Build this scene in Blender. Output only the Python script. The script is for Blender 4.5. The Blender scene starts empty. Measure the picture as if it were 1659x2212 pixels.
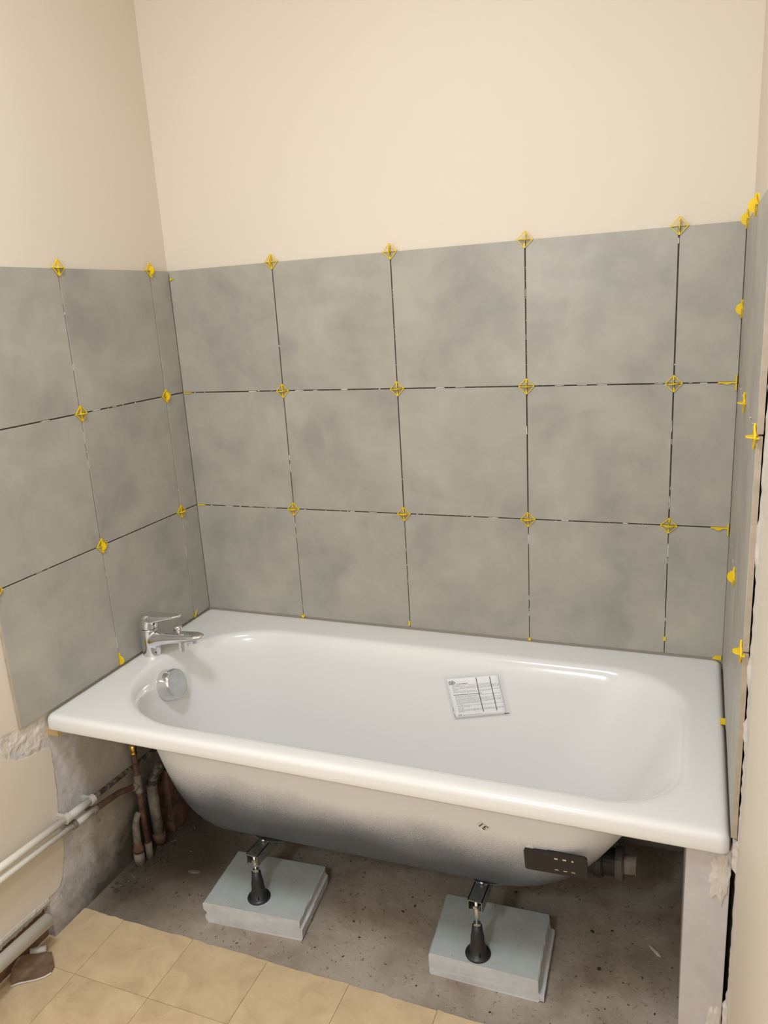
import bpy, bmesh, math, random
from mathutils import Vector, Matrix, noise as mn

random.seed(7)
scene = bpy.context.scene
COL = scene.collection

# ------------------------------------------------------------------ camera
CAM_POS = Vector((1.41289, -1.93473, 1.46398))
YAW, PITCH, ROLL = -0.389906, -0.258249, -0.060779
F_PX = 1683.13
fwd = Vector((math.sin(YAW) * math.cos(PITCH), math.cos(YAW) * math.cos(PITCH), math.sin(PITCH)))
rgt = Vector((math.cos(YAW), -math.sin(YAW), 0))
upv = rgt.cross(fwd)
r2 = rgt * math.cos(ROLL) + upv * math.sin(ROLL)
u2 = upv * math.cos(ROLL) - rgt * math.sin(ROLL)
cam_d = bpy.data.cameras.new('camera')
cam_d.sensor_fit = 'VERTICAL'
cam_d.sensor_height = 36.0
cam_d.lens = F_PX / 2212 * 36.0
cam_d.clip_start = 0.02
cam = bpy.data.objects.new('camera', cam_d)
COL.objects.link(cam)
cam.matrix_world = Matrix(((r2.x, u2.x, -fwd.x, CAM_POS.x), (r2.y, u2.y, -fwd.y, CAM_POS.y),
                           (r2.z, u2.z, -fwd.z, CAM_POS.z), (0, 0, 0, 1)))
scene.camera = cam

# ------------------------------------------------------------------ world, lights, exposure
world = bpy.data.worlds.new('world')
scene.world = world
world.use_nodes = True
world.node_tree.nodes['Background'].inputs[0].default_value = (1.0, 0.9, 0.78, 1)
world.node_tree.nodes['Background'].inputs[1].default_value = 0.05
vs = scene.view_settings
vs.view_transform = 'Standard'
vs.look = 'None'
vs.gamma = 1.0
vs.use_curve_mapping = False
vs.exposure = 0.47


def lamp(name, kind, loc, power, color, **kw):
    d = bpy.data.lights.new(name, kind)
    d.energy = power
    d.color = color
    for k, v in kw.items():
        setattr(d, k, v)
    o = bpy.data.objects.new(name, d)
    o.location = loc
    COL.objects.link(o)
    return o


# wall lamp above the basin on the wall behind the photographer
lamp('wall_lamp_light', 'POINT', (0.86, -2.16, 1.66), 15.5, (0.93, 1.03, 1.16), shadow_soft_size=0.07)
lamp('ceiling_fill_light', 'AREA', (0.78, -1.45, 2.58), 13, (0.93, 1.02, 1.13), shape='DISK', size=0.32)  # added fill from above, evens out the light between rim and basin


# ------------------------------------------------------------------ materials
def nt(name):
    m = bpy.data.materials.new(name)
    m.use_nodes = True
    n = m.node_tree
    return m, n, n.nodes['Principled BSDF']


def mk(name, col, rough=0.5, metal=0.0, spec=0.5, coat=0.0):
    m, n, b = nt(name)
    b.inputs['Base Color'].default_value = (*col, 1)
    b.inputs['Roughness'].default_value = rough
    b.inputs['Metallic'].default_value = metal
    b.inputs['Specular IOR Level'].default_value = spec
    b.inputs['Coat Weight'].default_value = coat
    return m


def N(n, t, **kw):
    x = n.nodes.new(t)
    for k, v in kw.items():
        setattr(x, k, v)
    return x


def coords(n, kind='Object', rnd=False):
    tc = N(n, 'ShaderNodeTexCoord')
    out = tc.outputs[kind]
    if rnd:
        oi = N(n, 'ShaderNodeObjectInfo')
        mul = N(n, 'ShaderNodeMath', operation='MULTIPLY')
        mul.inputs[1].default_value = 37.0
        n.links.new(oi.outputs['Random'], mul.inputs[0])
        ad = N(n, 'ShaderNodeVectorMath', operation='ADD')
        n.links.new(out, ad.inputs[0])
        n.links.new(mul.outputs[0], ad.inputs[1])
        out = ad.outputs[0]
    return out


def noise(n, vec, scale, detail=4, rough=0.55, dist=0.0):
    t = N(n, 'ShaderNodeTexNoise')
    t.inputs['Scale'].default_value = scale
    t.inputs['Detail'].default_value = detail
    t.inputs['Roughness'].default_value = rough
    t.inputs['Distortion'].default_value = dist
    n.links.new(vec, t.inputs['Vector'])
    return t.outputs['Fac']


def ramp(n, fac, stops, interp='LINEAR'):
    r = N(n, 'ShaderNodeValToRGB')
    r.color_ramp.interpolation = interp
    e = r.color_ramp.elements
    while len(e) < len(stops):
        e.new(0.5)
    for i, (p, c) in enumerate(stops):
        e[i].position = p
        e[i].color = (*c, 1) if len(c) == 3 else c
    n.links.new(fac, r.inputs[0])
    return r.outputs[0]


def G(v):
    return (v, v, v)


def mix(n, fac, a, b):
    m = N(n, 'ShaderNodeMix', data_type='RGBA')
    if isinstance(fac, float):
        m.inputs['Factor'].default_value = fac
    else:
        n.links.new(fac, m.inputs['Factor'])
    for s, v in (('A', a), ('B', b)):
        sock = [i for i in m.inputs if i.name == s and i.type == 'RGBA'][0]
        if isinstance(v, tuple):
            sock.default_value = (*v, 1)
        else:
            n.links.new(v, sock)
    return [o for o in m.outputs if o.type == 'RGBA'][0]


def math_(n, op, a, b=None):
    m = N(n, 'ShaderNodeMath', operation=op)
    for i, v in enumerate((a, b)):
        if v is None:
            continue
        if isinstance(v, (int, float)):
            m.inputs[i].default_value = v
        else:
            n.links.new(v, m.inputs[i])
    return m.outputs[0]


def bump(n, b, h, strength=0.2, dist=0.002):
    bp = N(n, 'ShaderNodeBump')
    bp.inputs['Strength'].default_value = strength
    bp.inputs['Distance'].default_value = dist
    n.links.new(h, bp.inputs['Height'])
    n.links.new(bp.outputs[0], b.inputs['Normal'])


def link_col(n, b, c):
    n.links.new(c, b.inputs['Base Color'])


M = {}


def m_paint():
    m, n, b = nt('cream_wall_paint')
    v = coords(n)
    c = ramp(n, noise(n, v, 1.6, 3), [(0.3, (0.745, 0.665, 0.552)), (0.7, (0.765, 0.685, 0.57))])
    link_col(n, b, c)
    b.inputs['Roughness'].default_value = 0.55
    bump(n, b, noise(n, v, 90, 3), 0.12, 0.001)
    return m


def m_tile():
    m, n, b = nt('grey_concrete_look_tile')
    v = coords(n, rnd=True)
    a = noise(n, v, 6.0, 5, 0.55, 0.35)
    f = noise(n, v, 22.0, 5, 0.6)
    c = ramp(n, a, [(0.30, (0.34, 0.32, 0.288)), (0.48, (0.41, 0.384, 0.334)), (0.72, (0.48, 0.447, 0.38))])
    c2 = ramp(n, f, [(0.3, G(0.86)), (0.7, G(1.0))])
    mm = N(n, 'ShaderNodeMix', data_type='RGBA', blend_type='MULTIPLY')
    mm.inputs['Factor'].default_value = 0.6
    ins = [i for i in mm.inputs if i.type == 'RGBA']
    n.links.new(c, ins[0])
    n.links.new(c2, ins[1])
    link_col(n, b, [o for o in mm.outputs if o.type == 'RGBA'][0])
    rr = ramp(n, noise(n, v, 9, 3), [(0.3, G(0.34)), (0.7, G(0.46))])
    n.links.new(rr, b.inputs['Roughness'])
    b.inputs['Specular IOR Level'].default_value = 0.5
    bump(n, b, noise(n, v, 16, 3, 0.5, 0.5), 0.32, 0.003)
    return m


def m_enamel():
    m, n, b = nt('white_bath_enamel')
    b.inputs['Base Color'].default_value = (0.815, 0.795, 0.77, 1)
    b.inputs['Roughness'].default_value = 0.16
    b.inputs['Coat Weight'].default_value = 0.2
    b.inputs['Coat Roughness'].default_value = 0.06
    bump(n, b, noise(n, coords(n), 26, 1), 0.06, 0.001)
    return m


def m_shell():
    # outside of the tub: white ground coat sprayed over by dark speckled enamel towards the bottom
    m, n, b = nt('white_shell_with_dark_overspray')
    v = coords(n)
    sx = N(n, 'ShaderNodeSeparateXYZ')
    n.links.new(v, sx.inputs[0])
    z = sx.outputs['Z']
    big = noise(n, v, 4.5, 2)
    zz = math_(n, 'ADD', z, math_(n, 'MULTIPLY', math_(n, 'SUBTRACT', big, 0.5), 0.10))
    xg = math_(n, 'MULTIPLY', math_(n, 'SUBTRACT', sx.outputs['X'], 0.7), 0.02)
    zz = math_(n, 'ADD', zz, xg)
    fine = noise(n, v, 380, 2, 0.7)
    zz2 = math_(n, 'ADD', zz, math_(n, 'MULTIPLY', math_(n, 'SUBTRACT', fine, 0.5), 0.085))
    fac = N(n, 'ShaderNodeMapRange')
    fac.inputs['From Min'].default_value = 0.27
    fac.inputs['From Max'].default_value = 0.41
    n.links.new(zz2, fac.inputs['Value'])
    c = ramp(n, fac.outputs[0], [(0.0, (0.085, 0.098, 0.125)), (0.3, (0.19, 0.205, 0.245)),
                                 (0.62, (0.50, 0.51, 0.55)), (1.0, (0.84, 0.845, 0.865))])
    link_col(n, b, c)
    b.inputs['Roughness'].default_value = 0.5
    return m


def m_concrete():
    m, n, b = nt('dirty_concrete')
    v = coords(n)
    a = noise(n, v, 5, 6, 0.6, 0.5)
    c = ramp(n, a, [(0.3, (0.23, 0.178, 0.13)), (0.5, (0.37, 0.305, 0.24)), (0.7, (0.48, 0.41, 0.335))])
    # damp soot-dark stain round the pipes in the corner
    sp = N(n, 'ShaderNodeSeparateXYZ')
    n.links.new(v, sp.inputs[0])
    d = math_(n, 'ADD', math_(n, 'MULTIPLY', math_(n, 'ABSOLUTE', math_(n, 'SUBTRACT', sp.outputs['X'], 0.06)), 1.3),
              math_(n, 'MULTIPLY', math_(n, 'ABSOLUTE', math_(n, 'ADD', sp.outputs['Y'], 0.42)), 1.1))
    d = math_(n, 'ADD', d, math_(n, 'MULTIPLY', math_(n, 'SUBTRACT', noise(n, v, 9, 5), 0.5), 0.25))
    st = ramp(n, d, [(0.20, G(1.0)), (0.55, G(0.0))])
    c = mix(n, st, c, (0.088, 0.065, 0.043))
    sp2 = noise(n, v, 95, 4, 0.7)
    c = mix(n, ramp(n, sp2, [(0.60, G(0)), (0.70, G(1))]), c, (0.09, 0.07, 0.05))
    link_col(n, b, c)
    b.inputs['Roughness'].default_value = 0.9
    bump(n, b, noise(n, v, 60, 6, 0.7), 0.6, 0.004)
    return m


def m_vinyl():
    m, n, b = nt('yellow_beige_vinyl')
    v = coords(n, 'Object', True)
    a = noise(n, v, 14, 5, 0.6, 0.8)
    c = ramp(n, a, [(0.28, (0.53, 0.385, 0.225)), (0.55, (0.65, 0.49, 0.295)), (0.75, (0.71, 0.545, 0.34))])
    f = noise(n, v, 60, 4, 0.7)
    c = mix(n, ramp(n, f, [(0.62, G(0)), (0.75, G(0.5))]), c, (0.38, 0.27, 0.14))
    link_col(n, b, c)
    b.inputs['Roughness'].default_value = 0.55
    bump(n, b, noise(n, v, 40, 3), 0.1, 0.001)
    return m


def m_bareplaster():
    # raw gypsum skim beside the paint, older dirty plaster further in
    m, n, b = nt('bare_plaster')
    v = coords(n)
    sp = N(n, 'ShaderNodeSeparateXYZ')
    n.links.new(v, sp.inputs[0])
    w = noise(n, v, 11, 6, 0.65, 0.3)
    yy = math_(n, 'ADD', sp.outputs['Y'], math_(n, 'MULTIPLY', math_(n, 'SUBTRACT', w, 0.5), 0.10))
    gyp = ramp(n, noise(n, v, 30, 5, 0.7), [(0.3, (0.52, 0.475, 0.46)), (0.62, (0.70, 0.66, 0.645))])
    old = ramp(n, noise(n, v, 7, 6, 0.6), [(0.3, (0.38, 0.325, 0.27)), (0.65, (0.56, 0.495, 0.425))])
    t = N(n, 'ShaderNodeMapRange')
    t.inputs['From Min'].default_value = -0.615
    t.inputs['From Max'].default_value = -0.585
    n.links.new(yy, t.inputs['Value'])
    c = mix(n, t.outputs[0], gyp, old)
    # mould specks
    spk = noise(n, v, 38, 5, 0.75)
    c = mix(n, ramp(n, spk, [(0.64, G(0)), (0.70, G(0.8))]), c, (0.10, 0.085, 0.065))
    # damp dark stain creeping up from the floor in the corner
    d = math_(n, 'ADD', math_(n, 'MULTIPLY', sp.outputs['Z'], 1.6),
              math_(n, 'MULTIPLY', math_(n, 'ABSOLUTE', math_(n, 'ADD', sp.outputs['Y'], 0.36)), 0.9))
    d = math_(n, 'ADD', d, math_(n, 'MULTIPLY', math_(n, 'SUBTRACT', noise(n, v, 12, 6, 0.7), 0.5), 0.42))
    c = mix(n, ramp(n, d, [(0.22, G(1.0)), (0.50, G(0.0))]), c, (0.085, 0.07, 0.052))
    link_col(n, b, c)
    b.inputs['Roughness'].default_value = 0.9
    bump(n, b, noise(n, v, 45, 6, 0.7), 0.7, 0.004)
    return m


def m_noisy(name, c1, c2, scale=20, rough=0.7, bs=0.3, bd=0.002, metal=0.0, lo=0.35, hi=0.65):
    m, n, b = nt(name)
    v = coords(n)
    link_col(n, b, ramp(n, noise(n, v, scale, 5, 0.65), [(lo, c1), (hi, c2)]))
    b.inputs['Roughness'].default_value = rough
    b.inputs['Metallic'].default_value = metal
    bump(n, b, noise(n, v, scale * 3, 4), bs, bd)
    return m


M['paint'] = m_paint()
M['tile'] = m_tile()
M['enamel'] = m_enamel()
M['shell'] = m_shell()
M['concrete'] = m_concrete()
M['vinyl'] = m_vinyl()
M['plaster'] = m_bareplaster()
M['bed'] = m_noisy('shaded_joint_bed', (0.05, 0.042, 0.034), (0.11, 0.095, 0.08), 40, 0.9)  # shade of the deep joints put into the colour
M['mortar'] = m_noisy('white_tile_adhesive', (0.55, 0.53, 0.49), (0.72, 0.70, 0.66), 60, 0.9, 0.5, 0.002)
M['biscuit'] = m_noisy('tile_edge_biscuit', (0.40, 0.325, 0.245), (0.50, 0.41, 0.315), 25, 0.85)
M['filler'] = m_noisy('torn_white_filler', (0.62, 0.56, 0.50), (0.72, 0.66, 0.595), 30, 0.9, 0.6, 0.002)
M['panel'] = m_noisy('grey_plaster_block', (0.54, 0.50, 0.495), (0.61, 0.57, 0.565), 14, 0.9, 0.3, 0.001)
M['yellow'] = mk('yellow_plastic', (0.86, 0.60, 0.008), 0.4)
M['chrome'] = mk('chrome', (0.74, 0.74, 0.75), 0.07, 1.0)
M['satin'] = m_noisy('spotted_satin_cap', (0.50, 0.52, 0.53), (0.58, 0.60, 0.61), 60, 0.32, 0.1, 0.0005, 0.6)
M['steel'] = m_noisy('galvanised_steel', (0.23, 0.25, 0.24), (0.36, 0.38, 0.37), 40, 0.38, 0.1, 0.0005, 0.85)
M['zinc'] = mk('bright_zinc', (0.72, 0.72, 0.70), 0.22, 1.0)
M['black'] = mk('black_plastic', (0.018, 0.016, 0.016), 0.38)
M['blackmatt'] = mk('black_rubber', (0.022, 0.020, 0.019), 0.55)
def m_block():
    m, n, b = nt('pale_blue_plaster_block')
    v = coords(n)
    c = ramp(n, noise(n, v, 9, 5, 0.65), [(0.35, (0.38, 0.415, 0.40)), (0.65, (0.46, 0.485, 0.465))])
    c = mix(n, ramp(n, noise(n, v, 16, 4, 0.6), [(0.62, G(0)), (0.74, G(0.55))]), c, (0.36, 0.32, 0.26))
    c = mix(n, ramp(n, noise(n, v, 110, 2, 0.5), [(0.72, G(0)), (0.76, G(0.8))]), c, (0.10, 0.09, 0.075))
    link_col(n, b, c)
    b.inputs['Roughness'].default_value = 0.85
    bump(n, b, noise(n, v, 60, 4), 0.25, 0.001)
    return m


M['block'] = m_block()
M['blockside'] = m_noisy('sawn_plaster_block_side', (0.55, 0.56, 0.57), (0.66, 0.66, 0.67), 25, 0.95, 0.5, 0.002)
M['pipewhite'] = m_noisy('white_pipe_paint', (0.82, 0.77, 0.69), (0.87, 0.82, 0.74), 15, 0.4, 0.1, 0.001)
M['pipegrey'] = m_noisy('old_cream_pipe_paint', (0.52, 0.49, 0.43), (0.60, 0.56, 0.50), 25, 0.55, 0.2, 0.001)
M['rust'] = m_noisy('rusty_pipe', (0.06, 0.035, 0.025), (0.20, 0.10, 0.06), 45, 0.8, 0.6, 0.002)
M['sootpipe'] = m_noisy('flaking_dark_pipe', (0.05, 0.04, 0.032), (0.24, 0.20, 0.15), 60, 0.85, 0.8, 0.003, 0.0, 0.45, 0.62)
M['dirtpipe'] = m_noisy('dirty_grey_pipe', (0.13, 0.105, 0.08), (0.30, 0.26, 0.21), 30, 0.8, 0.4, 0.002)
M['brass'] = mk('brass', (0.72, 0.47, 0.14), 0.28, 1.0)
M['brown'] = m_noisy('brown_skirting', (0.13, 0.065, 0.035), (0.22, 0.12, 0.07), 22, 0.6, 0.2, 0.001)
M['lino'] = m_noisy('brown_lino_scrap', (0.15, 0.085, 0.05), (0.27, 0.17, 0.105), 18, 0.65, 0.3, 0.001)
M['paper'] = mk('white_leaflet_paper', (0.90, 0.89, 0.885), 0.7)
M['ink'] = mk('grey_print_ink', (0.14, 0.14, 0.15), 0.7)
M['inkblack'] = mk('black_print_ink', (0.03, 0.03, 0.03), 0.7)
M['wood'] = m_noisy('raw_pine_wedge', (0.56, 0.36, 0.15), (0.66, 0.45, 0.21), 40, 0.7)
M['whiteplastic'] = mk('white_plastic', (0.74, 0.73, 0.72), 0.4)
M['sticker'] = mk('white_sticker', (0.78, 0.75, 0.70), 0.5)
M['debris'] = m_noisy('plaster_crumbs', (0.055, 0.043, 0.032), (0.30, 0.25, 0.20), 70, 0.95, 0.3, 0.002, 0.0, 0.52, 0.72)
M['greypipe'] = mk('grey_drain_pipe', (0.10, 0.09, 0.085), 0.6)


def m_film():
    m, n, b = nt('clear_plastic_film')
    b.inputs['Base Color'].default_value = (0.86, 0.86, 0.86, 1)
    b.inputs['Roughness'].default_value = 0.08
    b.inputs['Alpha'].default_value = 0.10
    bump(n, b, noise(n, coords(n), 60, 3), 0.8, 0.004)
    return m


M['film'] = m_film()


# ------------------------------------------------------------------ mesh helpers
def obj(name, bm, mat, parent=None, smooth=False, mats=None):
    me = bpy.data.meshes.new(name)
    bmesh.ops.recalc_face_normals(bm, faces=bm.faces)
    bm.to_mesh(me)
    bm.free()
    for mm in (mats or [mat]):
        me.materials.append(M[mm] if isinstance(mm, str) else mm)
    if smooth:
        for p in me.polygons:
            p.use_smooth = True
    return link(name, me, parent)


def link(name, me, parent=None):
    o = bpy.data.objects.new(name, me)
    COL.objects.link(o)
    if parent is not None:
        o.parent = parent
    return o


def empty(name, loc=(0, 0, 0), rot=None):
    o = bpy.data.objects.new(name, None)
    o.empty_display_size = 0.05
    o.location = loc
    if rot:
        o.rotation_euler = rot
    COL.objects.link(o)
    return o


def tag(o, label, cat, group=None):
    o['label'] = label
    o['category'] = cat
    if group:
        o['group'] = group
    return o


def structure(o):
    o['kind'] = 'structure'
    return o


def box(bm, lo, hi, mat=0, bev=0.0):
    r = bmesh.ops.create_cube(bm, size=1.0)
    vs_ = r['verts']
    c = [(lo[i] + hi[i]) / 2 for i in range(3)]
    s = [hi[i] - lo[i] for i in range(3)]
    for v in vs_:
        v.co = Vector((c[0] + v.co.x * s[0], c[1] + v.co.y * s[1], c[2] + v.co.z * s[2]))
    fs = set(f for v in vs_ for f in v.link_faces)
    for f in fs:
        f.material_index = mat
    if bev:
        es = list(set(e for v in vs_ for e in v.link_edges))
        bmesh.ops.bevel(bm, geom=es, offset=bev, segments=2, profile=0.5, affect='EDGES')
    return vs_


def tube(bm, pts, rad, seg=14, caps=True, mat=0):
    pts = [Vector(p) for p in pts]
    rads = rad if isinstance(rad, (list, tuple)) else [rad] * len(pts)
    rings = []
    prev = None
    for i, p in enumerate(pts):
        d = (pts[min(i + 1, len(pts) - 1)] - pts[max(i - 1, 0)])
        d = d.normalized() if d.length > 1e-9 else Vector((0, 0, 1))
        if prev is None:
            a = d.orthogonal().normalized()
        else:
            a = (prev - d * prev.dot(d)).normalized()
        prev = a
        bvec = d.cross(a)
        ring = [bm.verts.new(p + (a * math.cos(t) + bvec * math.sin(t)) * rads[i])
                for t in [2 * math.pi * k / seg for k in range(seg)]]
        rings.append(ring)
    for i in range(len(rings) - 1):
        for k in range(seg):
            f = bm.faces.new((rings[i][k], rings[i][(k + 1) % seg], rings[i + 1][(k + 1) % seg], rings[i + 1][k]))
            f.material_index = mat
    if caps:
        for r_ in (rings[0], rings[-1]):
            try:
                f = bm.faces.new(r_)
                f.material_index = mat
            except ValueError:
                pass
    return rings


def lathe(bm, prof, seg=24, origin=(0, 0, 0), axis=(0, 0, 1), mat=0):
    ax = Vector(axis).normalized()
    a = ax.orthogonal().normalized()
    b = ax.cross(a)
    o = Vector(origin)
    rings = []
    for r, h in prof:
        if r < 1e-6:
            rings.append([bm.verts.new(o + ax * h)])
        else:
            rings.append([bm.verts.new(o + ax * h + (a * math.cos(t) + b * math.sin(t)) * r)
                          for t in [2 * math.pi * k / seg for k in range(seg)]])
    for i in range(len(rings) - 1):
        A, B = rings[i], rings[i + 1]
        for k in range(seg):
            k2 = (k + 1) % seg
            if len(A) == 1 and len(B) == 1:
                continue
            if len(A) == 1:
                f = bm.faces.new((A[0], B[k2], B[k]))
            elif len(B) == 1:
                f = bm.faces.new((A[k], A[k2], B[0]))
            else:
                f = bm.faces.new((A[k], A[k2], B[k2], B[k]))
            f.material_index = mat


def prism(bm, poly, z0, z1, mat=0):
    lo = [bm.verts.new((x, y, z0)) for x, y in poly]
    hi = [bm.verts.new((x, y, z1)) for x, y in poly]
    n = len(poly)
    for k in range(n):
        bm.faces.new((lo[k], lo[(k + 1) % n], hi[(k + 1) % n], hi[k])).material_index = mat
    bm.faces.new(hi).material_index = mat
    bm.faces.new(lo[::-1]).material_index = mat


def xform(bm, mtx):
    bmesh.ops.transform(bm, matrix=mtx, verts=bm.verts)


def smoothstep_curve(pts, n=6):
    out = []
    P = [Vector(p) for p in pts]
    for i in range(len(P) - 1):
        p0 = P[max(i - 1, 0)]
        p1, p2 = P[i], P[i + 1]
        p3 = P[min(i + 2, len(P) - 1)]
        for k in range(n):
            t = k / n
            out.append(0.5 * ((2 * p1) + (p2 - p0) * t + (2 * p0 - 5 * p1 + 4 * p2 - p3) * t * t
                              + (3 * p1 - p0 - 3 * p2 + p3) * t ** 3))
    out.append(P[-1])
    return out


# ------------------------------------------------------------------ dimensions
T = 0.342                 # tile pitch
W = 1.4972                # tiled width between left and right tile faces
RIM = 0.57                # top of the bathtub rim
R2, R1, R0 = 0.909, 1.251, 1.5947    # heights of the two horizontal joints and of the top edge
XJ = [0.0, 0.3352, 0.6772, 1.0192, 1.3612, W]
YL = [0.0, -0.0824, -0.4244, -0.7664]
YR = [0.0, -0.345, -0.70]
ZR = [RIM + 0.0025, R2, R1, R0]
GAP = 0.0032
TH = 0.009

# ------------------------------------------------------------------ room shell
bm = bmesh.new()
box(bm, (-0.20, 0.01, -0.10), (1.70, 0.16, 2.62))
wall_back = structure(obj('wall_back', bm, 'paint'))
bm = bmesh.new()
box(bm, (-0.16, -2.65, 0.56), (-0.01, 0.01, 2.62))
wall_left = structure(obj('wall_left', bm, 'paint'))
bm = bmesh.new()
box(bm, (1.509, -2.65, -0.10), (1.66, 0.01, 2.62))
wall_right = structure(obj('wall_right', bm, 'paint'))
bm = bmesh.new()
box(bm, (-0.16, -2.80, -0.10), (1.66, -2.65, 2.62))
wall_front = structure(obj('wall_front', bm, 'paint'))
bm = bmesh.new()
box(bm, (-0.16, -2.80, 2.60), (1.70, 0.16, 2.70))
ceiling = structure(obj('ceiling', bm, 'paint'))
# lower left wall: bare plaster
bm = bmesh.new()
box(bm, (-0.16, -0.775, -0.10), (-0.012, 0.01, 0.56))
box(bm, (-0.16, -2.65, 0.100), (-0.012, -0.775, 0.56))
box(bm, (-0.16, -2.65, -0.10), (-0.037, -0.775, 0.100))
lower = obj('bare_plaster', bm, 'plaster', wall_left)
# lower back wall behind the tub: the same old plaster skin
bm = bmesh.new()
box(bm, (-0.012, 0.004, -0.02), (1.509, 0.011, 0.55))
obj('bare_plaster', bm, 'plaster', wall_back)

# paint skin on the lower left wall with a ragged torn edge
bm = bmesh.new()
edge = []
z = -0.02
base = [(0.118, -0.79), (0.116, -0.765), (0.122, -0.735), (0.17, -0.715), (0.20, -0.705), (0.28, -0.703), (0.36, -0.695),
        (0.44, -0.690), (0.475, -0.688), (0.486, -0.705), (0.49, -0.74), (0.50, -0.78), (0.515, -0.80)]
sm = smoothstep_curve([Vector((a, b_, 0)) for a, b_ in base], 7)
for p in sm:
    edge.append((p.y + random.uniform(-.0022, .0022), p.x))
poly = [(-2.60, 0.16), (-1.2, 0.135), (-0.81, 0.120)] + edge + [(-0.80, 0.562), (-2.60, 0.562)]
lo = [bm.verts.new((-0.0125, y, z)) for y, z in poly]
hi = [bm.verts.new((-0.0095, y, z)) for y, z in poly]
for k in range(len(poly)):
    k2 = (k + 1) % len(poly)
    bm.faces.new((lo[k], lo[k2], hi[k2], hi[k]))
bm.faces.new(hi)
obj('paint_skin', bm, 'paint', wall_left)

# torn filler under the front left tile
bm = bmesh.new()
NU, NV = 70, 44
grid = []
for i in range(NU + 1):
    row = []
    for j in range(NV + 1):
        u, v = i / NU, j / NV
        y = -0.86 + u * 0.185
        zt = 0.578
        zb = 0.478 + 0.045 * abs(u - 0.75) ** 0.8 * 2 + 0.012 * math.sin(u * 17) + 0.006 * math.sin(u * 41)
        z = zb + (zt - zb) * v
        edgef = max(0.0, min(1.0, min(u, 1 - u, v + 0.0) * 5))
        nz_ = mn.fractal(Vector((y * 38, z * 38, 1.7)), 0.9, 2.1, 5)
        h = -0.0022 + edgef * 0.0028 + nz_ * 0.0030 * (0.3 + 0.7 * edgef)
        row.append(bm.verts.new((-0.0098 + h, y, z)))
    grid.append(row)
for i in range(NU):
    for j in range(NV):
        bm.faces.new((grid[i][j], grid[i + 1][j], grid[i + 1][j + 1], grid[i][j + 1]))
obj('filler_patch', bm, 'filler', wall_left)

# floors
bm = bmesh.new()
box(bm, (-0.16, -2.80, -0.12), (1.66, 0.16, -0.0035))
floor = structure(obj('floor', bm, 'concrete'))
PV = 0.208
xj = [-0.036, 0.117, 0.325, 0.533, 0.741, 0.949, 1.157, 1.365, 1.508]
yj = [-0.675, -0.85, -1.058, -1.266]
tile_meshes = {}
for j in range(3):
    for i in range(8):
        x0, x1 = xj[i] + 0.0005, xj[i + 1] - 0.0005
        y1, y0 = yj[j] - (0.0005 if j else 0), yj[j + 1] + 0.0005
        key = (round(x1 - x0, 4), round(y1 - y0, 4))
        if key not in tile_meshes or j == 0:
            bm = bmesh.new()
            w, d = x1 - x0, y1 - y0
            if j == 0:
                # ragged cut edge along the concrete
                top = [(w / 2 - k * w / 10, d / 2 + random.uniform(-.0022, .0018)) for k in range(11)]
                prism(bm, [(-w / 2, -d / 2), (w / 2, -d / 2)] + top, -0.0035, 0.0)
            else:
                box(bm, (-w / 2, -d / 2, -0.0035), (w / 2, d / 2, 0.0))
            t = obj('vinyl_tile', bm, 'vinyl', floor)
            tile_meshes[key] = t.data
        else:
            t = link('vinyl_tile', tile_meshes[key], floor)
        t.location = ((x0 + x1) / 2, (y0 + y1) / 2, 0)
bm = bmesh.new()
box(bm, (-0.012, -2.65, -0.0035), (1.508, -1.2665, 0.0))
obj('vinyl_sheet', bm, 'vinyl', floor)

# ------------------------------------------------------------------ wall tiles (parts of the walls)
_tm = {}


def tile_mesh(w, h):
    key = (round(w, 4), round(h, 4))
    if key not in _tm:
        bm = bmesh.new()
        box(bm, (-w / 2, -h / 2, -TH), (w / 2, h / 2, 0), 0, 0.0)
        for f in bm.faces:
            if abs(f.normal.z) < 0.5:
                f.material_index = 1
        top = [e for e in bm.edges if all(abs(v.co.z) < 1e-6 for v in e.verts)]
        bmesh.ops.bevel(bm, geom=top, offset=0.0009, segments=2, profile=0.5, affect='EDGES')
        me = bpy.data.meshes.new('wall_tile')
        bmesh.ops.recalc_face_normals(bm, faces=bm.faces)
        bm.to_mesh(me)
        bm.free()
        me.materials.append(M['tile'])
        me.materials.append(M['biscuit'])
        _tm[key] = me
    return _tm[key]


def wall_frame(kind):
    # local u (along wall), v (up), n (out of wall)
    if kind == 'back':
        return Matrix(((1, 0, 0, 0), (0, 0, -1, 0), (0, 1, 0, 0), (0, 0, 0, 1)))
    if kind == 'left':     # u = +y, n = +x
        return Matrix(((0, 0, 1, 0), (1, 0, 0, 0), (0, 1, 0, 0), (0, 0, 0, 1)))
    a = 0.0036             # right wall leans in a little towards the front; u = -y, n = -x
    base = Matrix(((0, 0, -1, W), (-1, 0, 0, 0), (0, 1, 0, 0), (0, 0, 0, 1)))
    return Matrix.Translation((W, 0, 0)) @ Matrix.Rotation(-a, 4, 'Z') @ Matrix.Translation((-W, 0, 0)) @ base


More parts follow.
